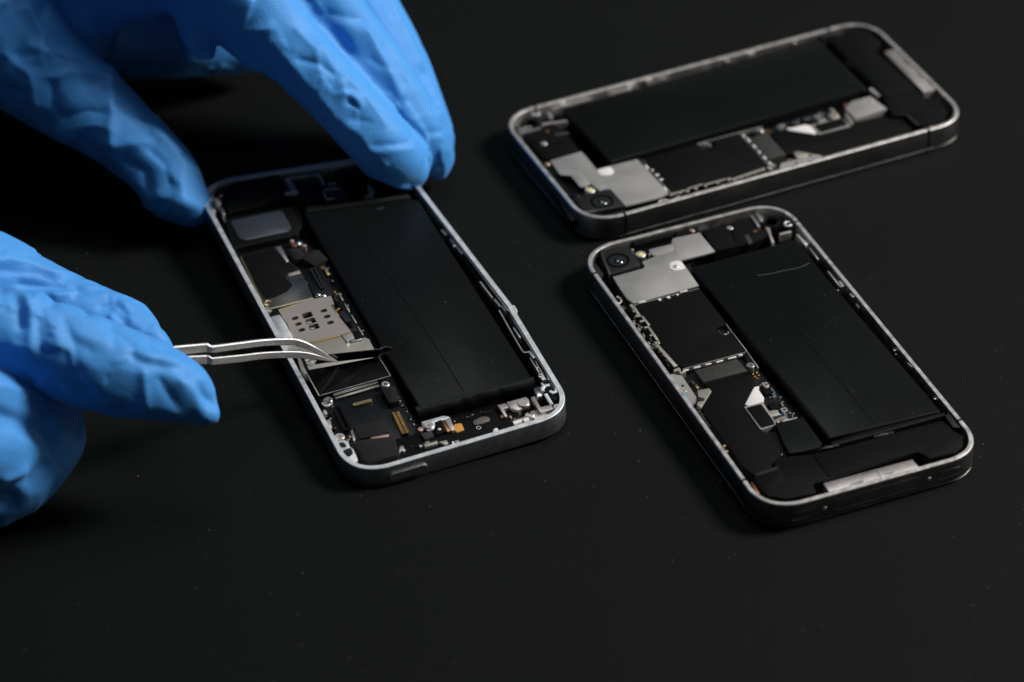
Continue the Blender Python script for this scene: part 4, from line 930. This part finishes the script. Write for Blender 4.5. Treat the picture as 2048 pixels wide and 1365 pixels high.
CR_LOW = [([(211, 650), (240, 668), (262, 690), (268, 712)], 0.9, -0.8), ([(268, 660), (300, 690), (332, 702)], 0.8, -0.7), ([(232, 724), (262, 713), (300, 722)], 0.8, 0.7), ([(285, 672), (318, 705), (352, 722)], 0.8, 0.6), ([(130, 640), (150, 690), (155, 740)], 1.3, -0.6), ([(20, 575), (45, 590), (60, 620)], 0.9, 1.2), ([(110, 655), (118, 700)], 1.2, 0.6),
          ([(0, 573), (47, 569), (155, 573)], 1.5, -1.6), ([(70, 599), (112, 590), (187, 574), (230, 576)], 1.3, 1.5), ([(103, 609), (155, 585), (187, 577)], 1.1, -1.3),
          ([(173, 627), (206, 613), (234, 606), (253, 627)], 0.9, -1.2), ([(225, 618), (253, 651)], 0.9, -1.1), ([(245, 605), (262, 640)], 1.0, 0.8),
          ([(47, 599), (61, 628), (61, 688)], 1.3, 1.6), ([(38, 600), (42, 651)], 1.4, -1.5), ([(75, 640), (80, 690)], 1.8, -0.9), ([(28, 690), (60, 700)], 1.3, 0.9),
          ([(263, 712), (291, 726), (356, 740)], 1.1, -1.1), ([(263, 700), (300, 715), (350, 728)], 1.2, 0.7), ([(286, 745), (291, 790), (295, 824)], 0.9, 0.9),
          ([(370, 749), (403, 792), (427, 812)], 1.1, -1.6), ([(362, 765), (392, 808), (410, 828)], 1.2, 0.9), ([(320, 760), (345, 800), (372, 830)], 1.4, -0.8),
          ([(0, 520), (60, 522), (110, 545)], 1.6, 1.0), ([(0, 540), (80, 545), (130, 558)], 1.3, -0.8), ([(120, 660), (180, 700)], 2.2, -0.6), ([(225, 650), (228, 690)], 1.2, -0.5),
          ([(0, 770), (70, 790), (115, 840)], 2.0, 1.1), ([(0, 830), (60, 850), (90, 890)], 1.8, -1.2), ([(10, 960), (50, 945)], 1.5, 1.2), ([(60, 960), (85, 930)], 1.4, -1.0)]
uh = hand('gloved_hand', UP, 1.0, creases_px=CR_UP, iters=8, strain=0.02, bend=0.012, hmax=3.4, facet=11.0, panel=0.8, fine=0.35, nfin=1, voxel=0.72)
setp(uh, 'blue gloved hand gripping the far end of the silver phone', 'hand')
lh = hand('gloved_hand', LOW, 2.0, creases_px=CR_LOW, iters=8, strain=0.02, bend=0.012, hmax=3.2, facet=10.0, panel=0.6, fine=0.4, nfin=1, voxel=0.66)
setp(lh, 'blue gloved hand holding the steel tweezers between finger and thumb', 'hand')
KEY, FILL, AMB, SIDE = 13.0, 2.1, 0.04, 0.5
# ------------------------------------------------------------------ table, dust
tb = MB(); N = 8
prism(tb, [(-900, 150), (900, 150), (900, 1700), (-900, 1700)], -25, 0, 2.0)
table = tb.build('tabletop', 'table_black'); setp(table, 'matt black tabletop under the phones', 'table', kind='structure')
def dustmesh(mb):
    r = random.Random(3)
    def fleck(p, nz, s):
        a = r.uniform(0, 6.28); l = s*r.uniform(1, 2.2)
        d = np.array([math.cos(a), math.sin(a), 0]); e = np.array([-d[1], d[0], 0])
        mb.add([p+d*l, p+e*s, p-d*l, p-e*s, p+nz*(0.04+s*0.6)], [(0, 1, 4), (1, 2, 4), (2, 3, 4), (3, 0, 4)])
    for k in range(1500):
        p = at(r.uniform(0, 2048), 1365*(r.random()**0.75), 0.012)
        fleck(p, np.array([0, 0, 1.0]), 0.03+0.11*r.random()**4+(0.1 if r.random() < 0.02 else 0))
    for ph, hh, quad in ((F1, Z1-0.29, [(620, 430), (820, 405), (1050, 755), (835, 805)]), (F3, Z3-0.34, [(1390, 540), (1585, 485), (1870, 820), (1655, 870)])):
        q = [np.array(ph.L(x, y, hh)) for x, y in quad]
        for k in range(150):
            u, v = r.random(), r.random()**0.6
            m = (q[0]*(1-u)+q[1]*u)*(1-v)+(q[3]*(1-u)+q[2]*u)*v
            fleck(ph.o+ph.R@np.array([m[0], m[1], hh]), ph.R[:, 2], 0.03+0.08*r.random()**4)
du = MB(); dustmesh(du); do = du.build('dust', 'dust', smooth=False); setp(do, 'fine pale dust specks scattered over the black tabletop and the batteries', 'dust', kind='stuff')

# ------------------------------------------------------------------ light
def area_light(name, loc, target, size, power, color=(1, 1, 1), size_y=None):
    l = bpy.data.lights.new(name, 'AREA'); l.energy = power; l.color = color; l.size = size
    if size_y: l.shape = 'RECTANGLE'; l.size_y = size_y
    o = bpy.data.objects.new(name, l); COL.objects.link(o); o.location = loc
    d = Vector(target)-Vector(loc); o.rotation_euler = d.to_track_quat('-Z', 'Y').to_euler()
    return o
area_light('key_softbox', (0.80, 0.86, 0.68), (0.0, 0.72, 0.0), 0.24, KEY, (1.0, 0.985, 0.96))
area_light('overhead_softbox', (0.05, 1.05, 1.1), (0.0, 0.72, 0.0), 0.45, FILL, (0.95, 0.98, 1.0))
area_light('side_softbox', (0.95, 0.62, 0.13), (0.0, 0.70, 0.02), 0.14, SIDE, (1.0, 0.99, 0.97))
w = bpy.data.worlds.new('World'); scene.world = w; w.use_nodes = True
w.node_tree.nodes['Background'].inputs[0].default_value = (0.8, 0.9, 1.0, 1); w.node_tree.nodes['Background'].inputs[1].default_value = AMB

# ------------------------------------------------------------------ camera
cd = bpy.data.cameras.new('camera'); cam = bpy.data.objects.new('camera', cd); COL.objects.link(cam)
cd.sensor_width = 36.0; cd.sensor_fit = 'HORIZONTAL'; cd.lens = FPX/W*36.0
cd.clip_start = 0.02; cd.clip_end = 20
cam.matrix_world = Matrix([[cR[i], cU[i], -cF[i], cC[i]*S] for i in range(3)]+[[0, 0, 0, 1]])
cd.dof.use_dof = True
fp = np.array(at(740, 730, 8.0)); cd.dof.focus_distance = float((fp-cC)@cF)*S
cd.dof.aperture_fstop = 10.0
scene.camera = cam
vs = scene.view_settings; vs.view_transform = 'Standard'; vs.look = 'None'; vs.exposure = 0; vs.gamma = 1; vs.use_curve_mapping = False
scene.cycles.use_denoising = True
scene.render.film_transparent = False
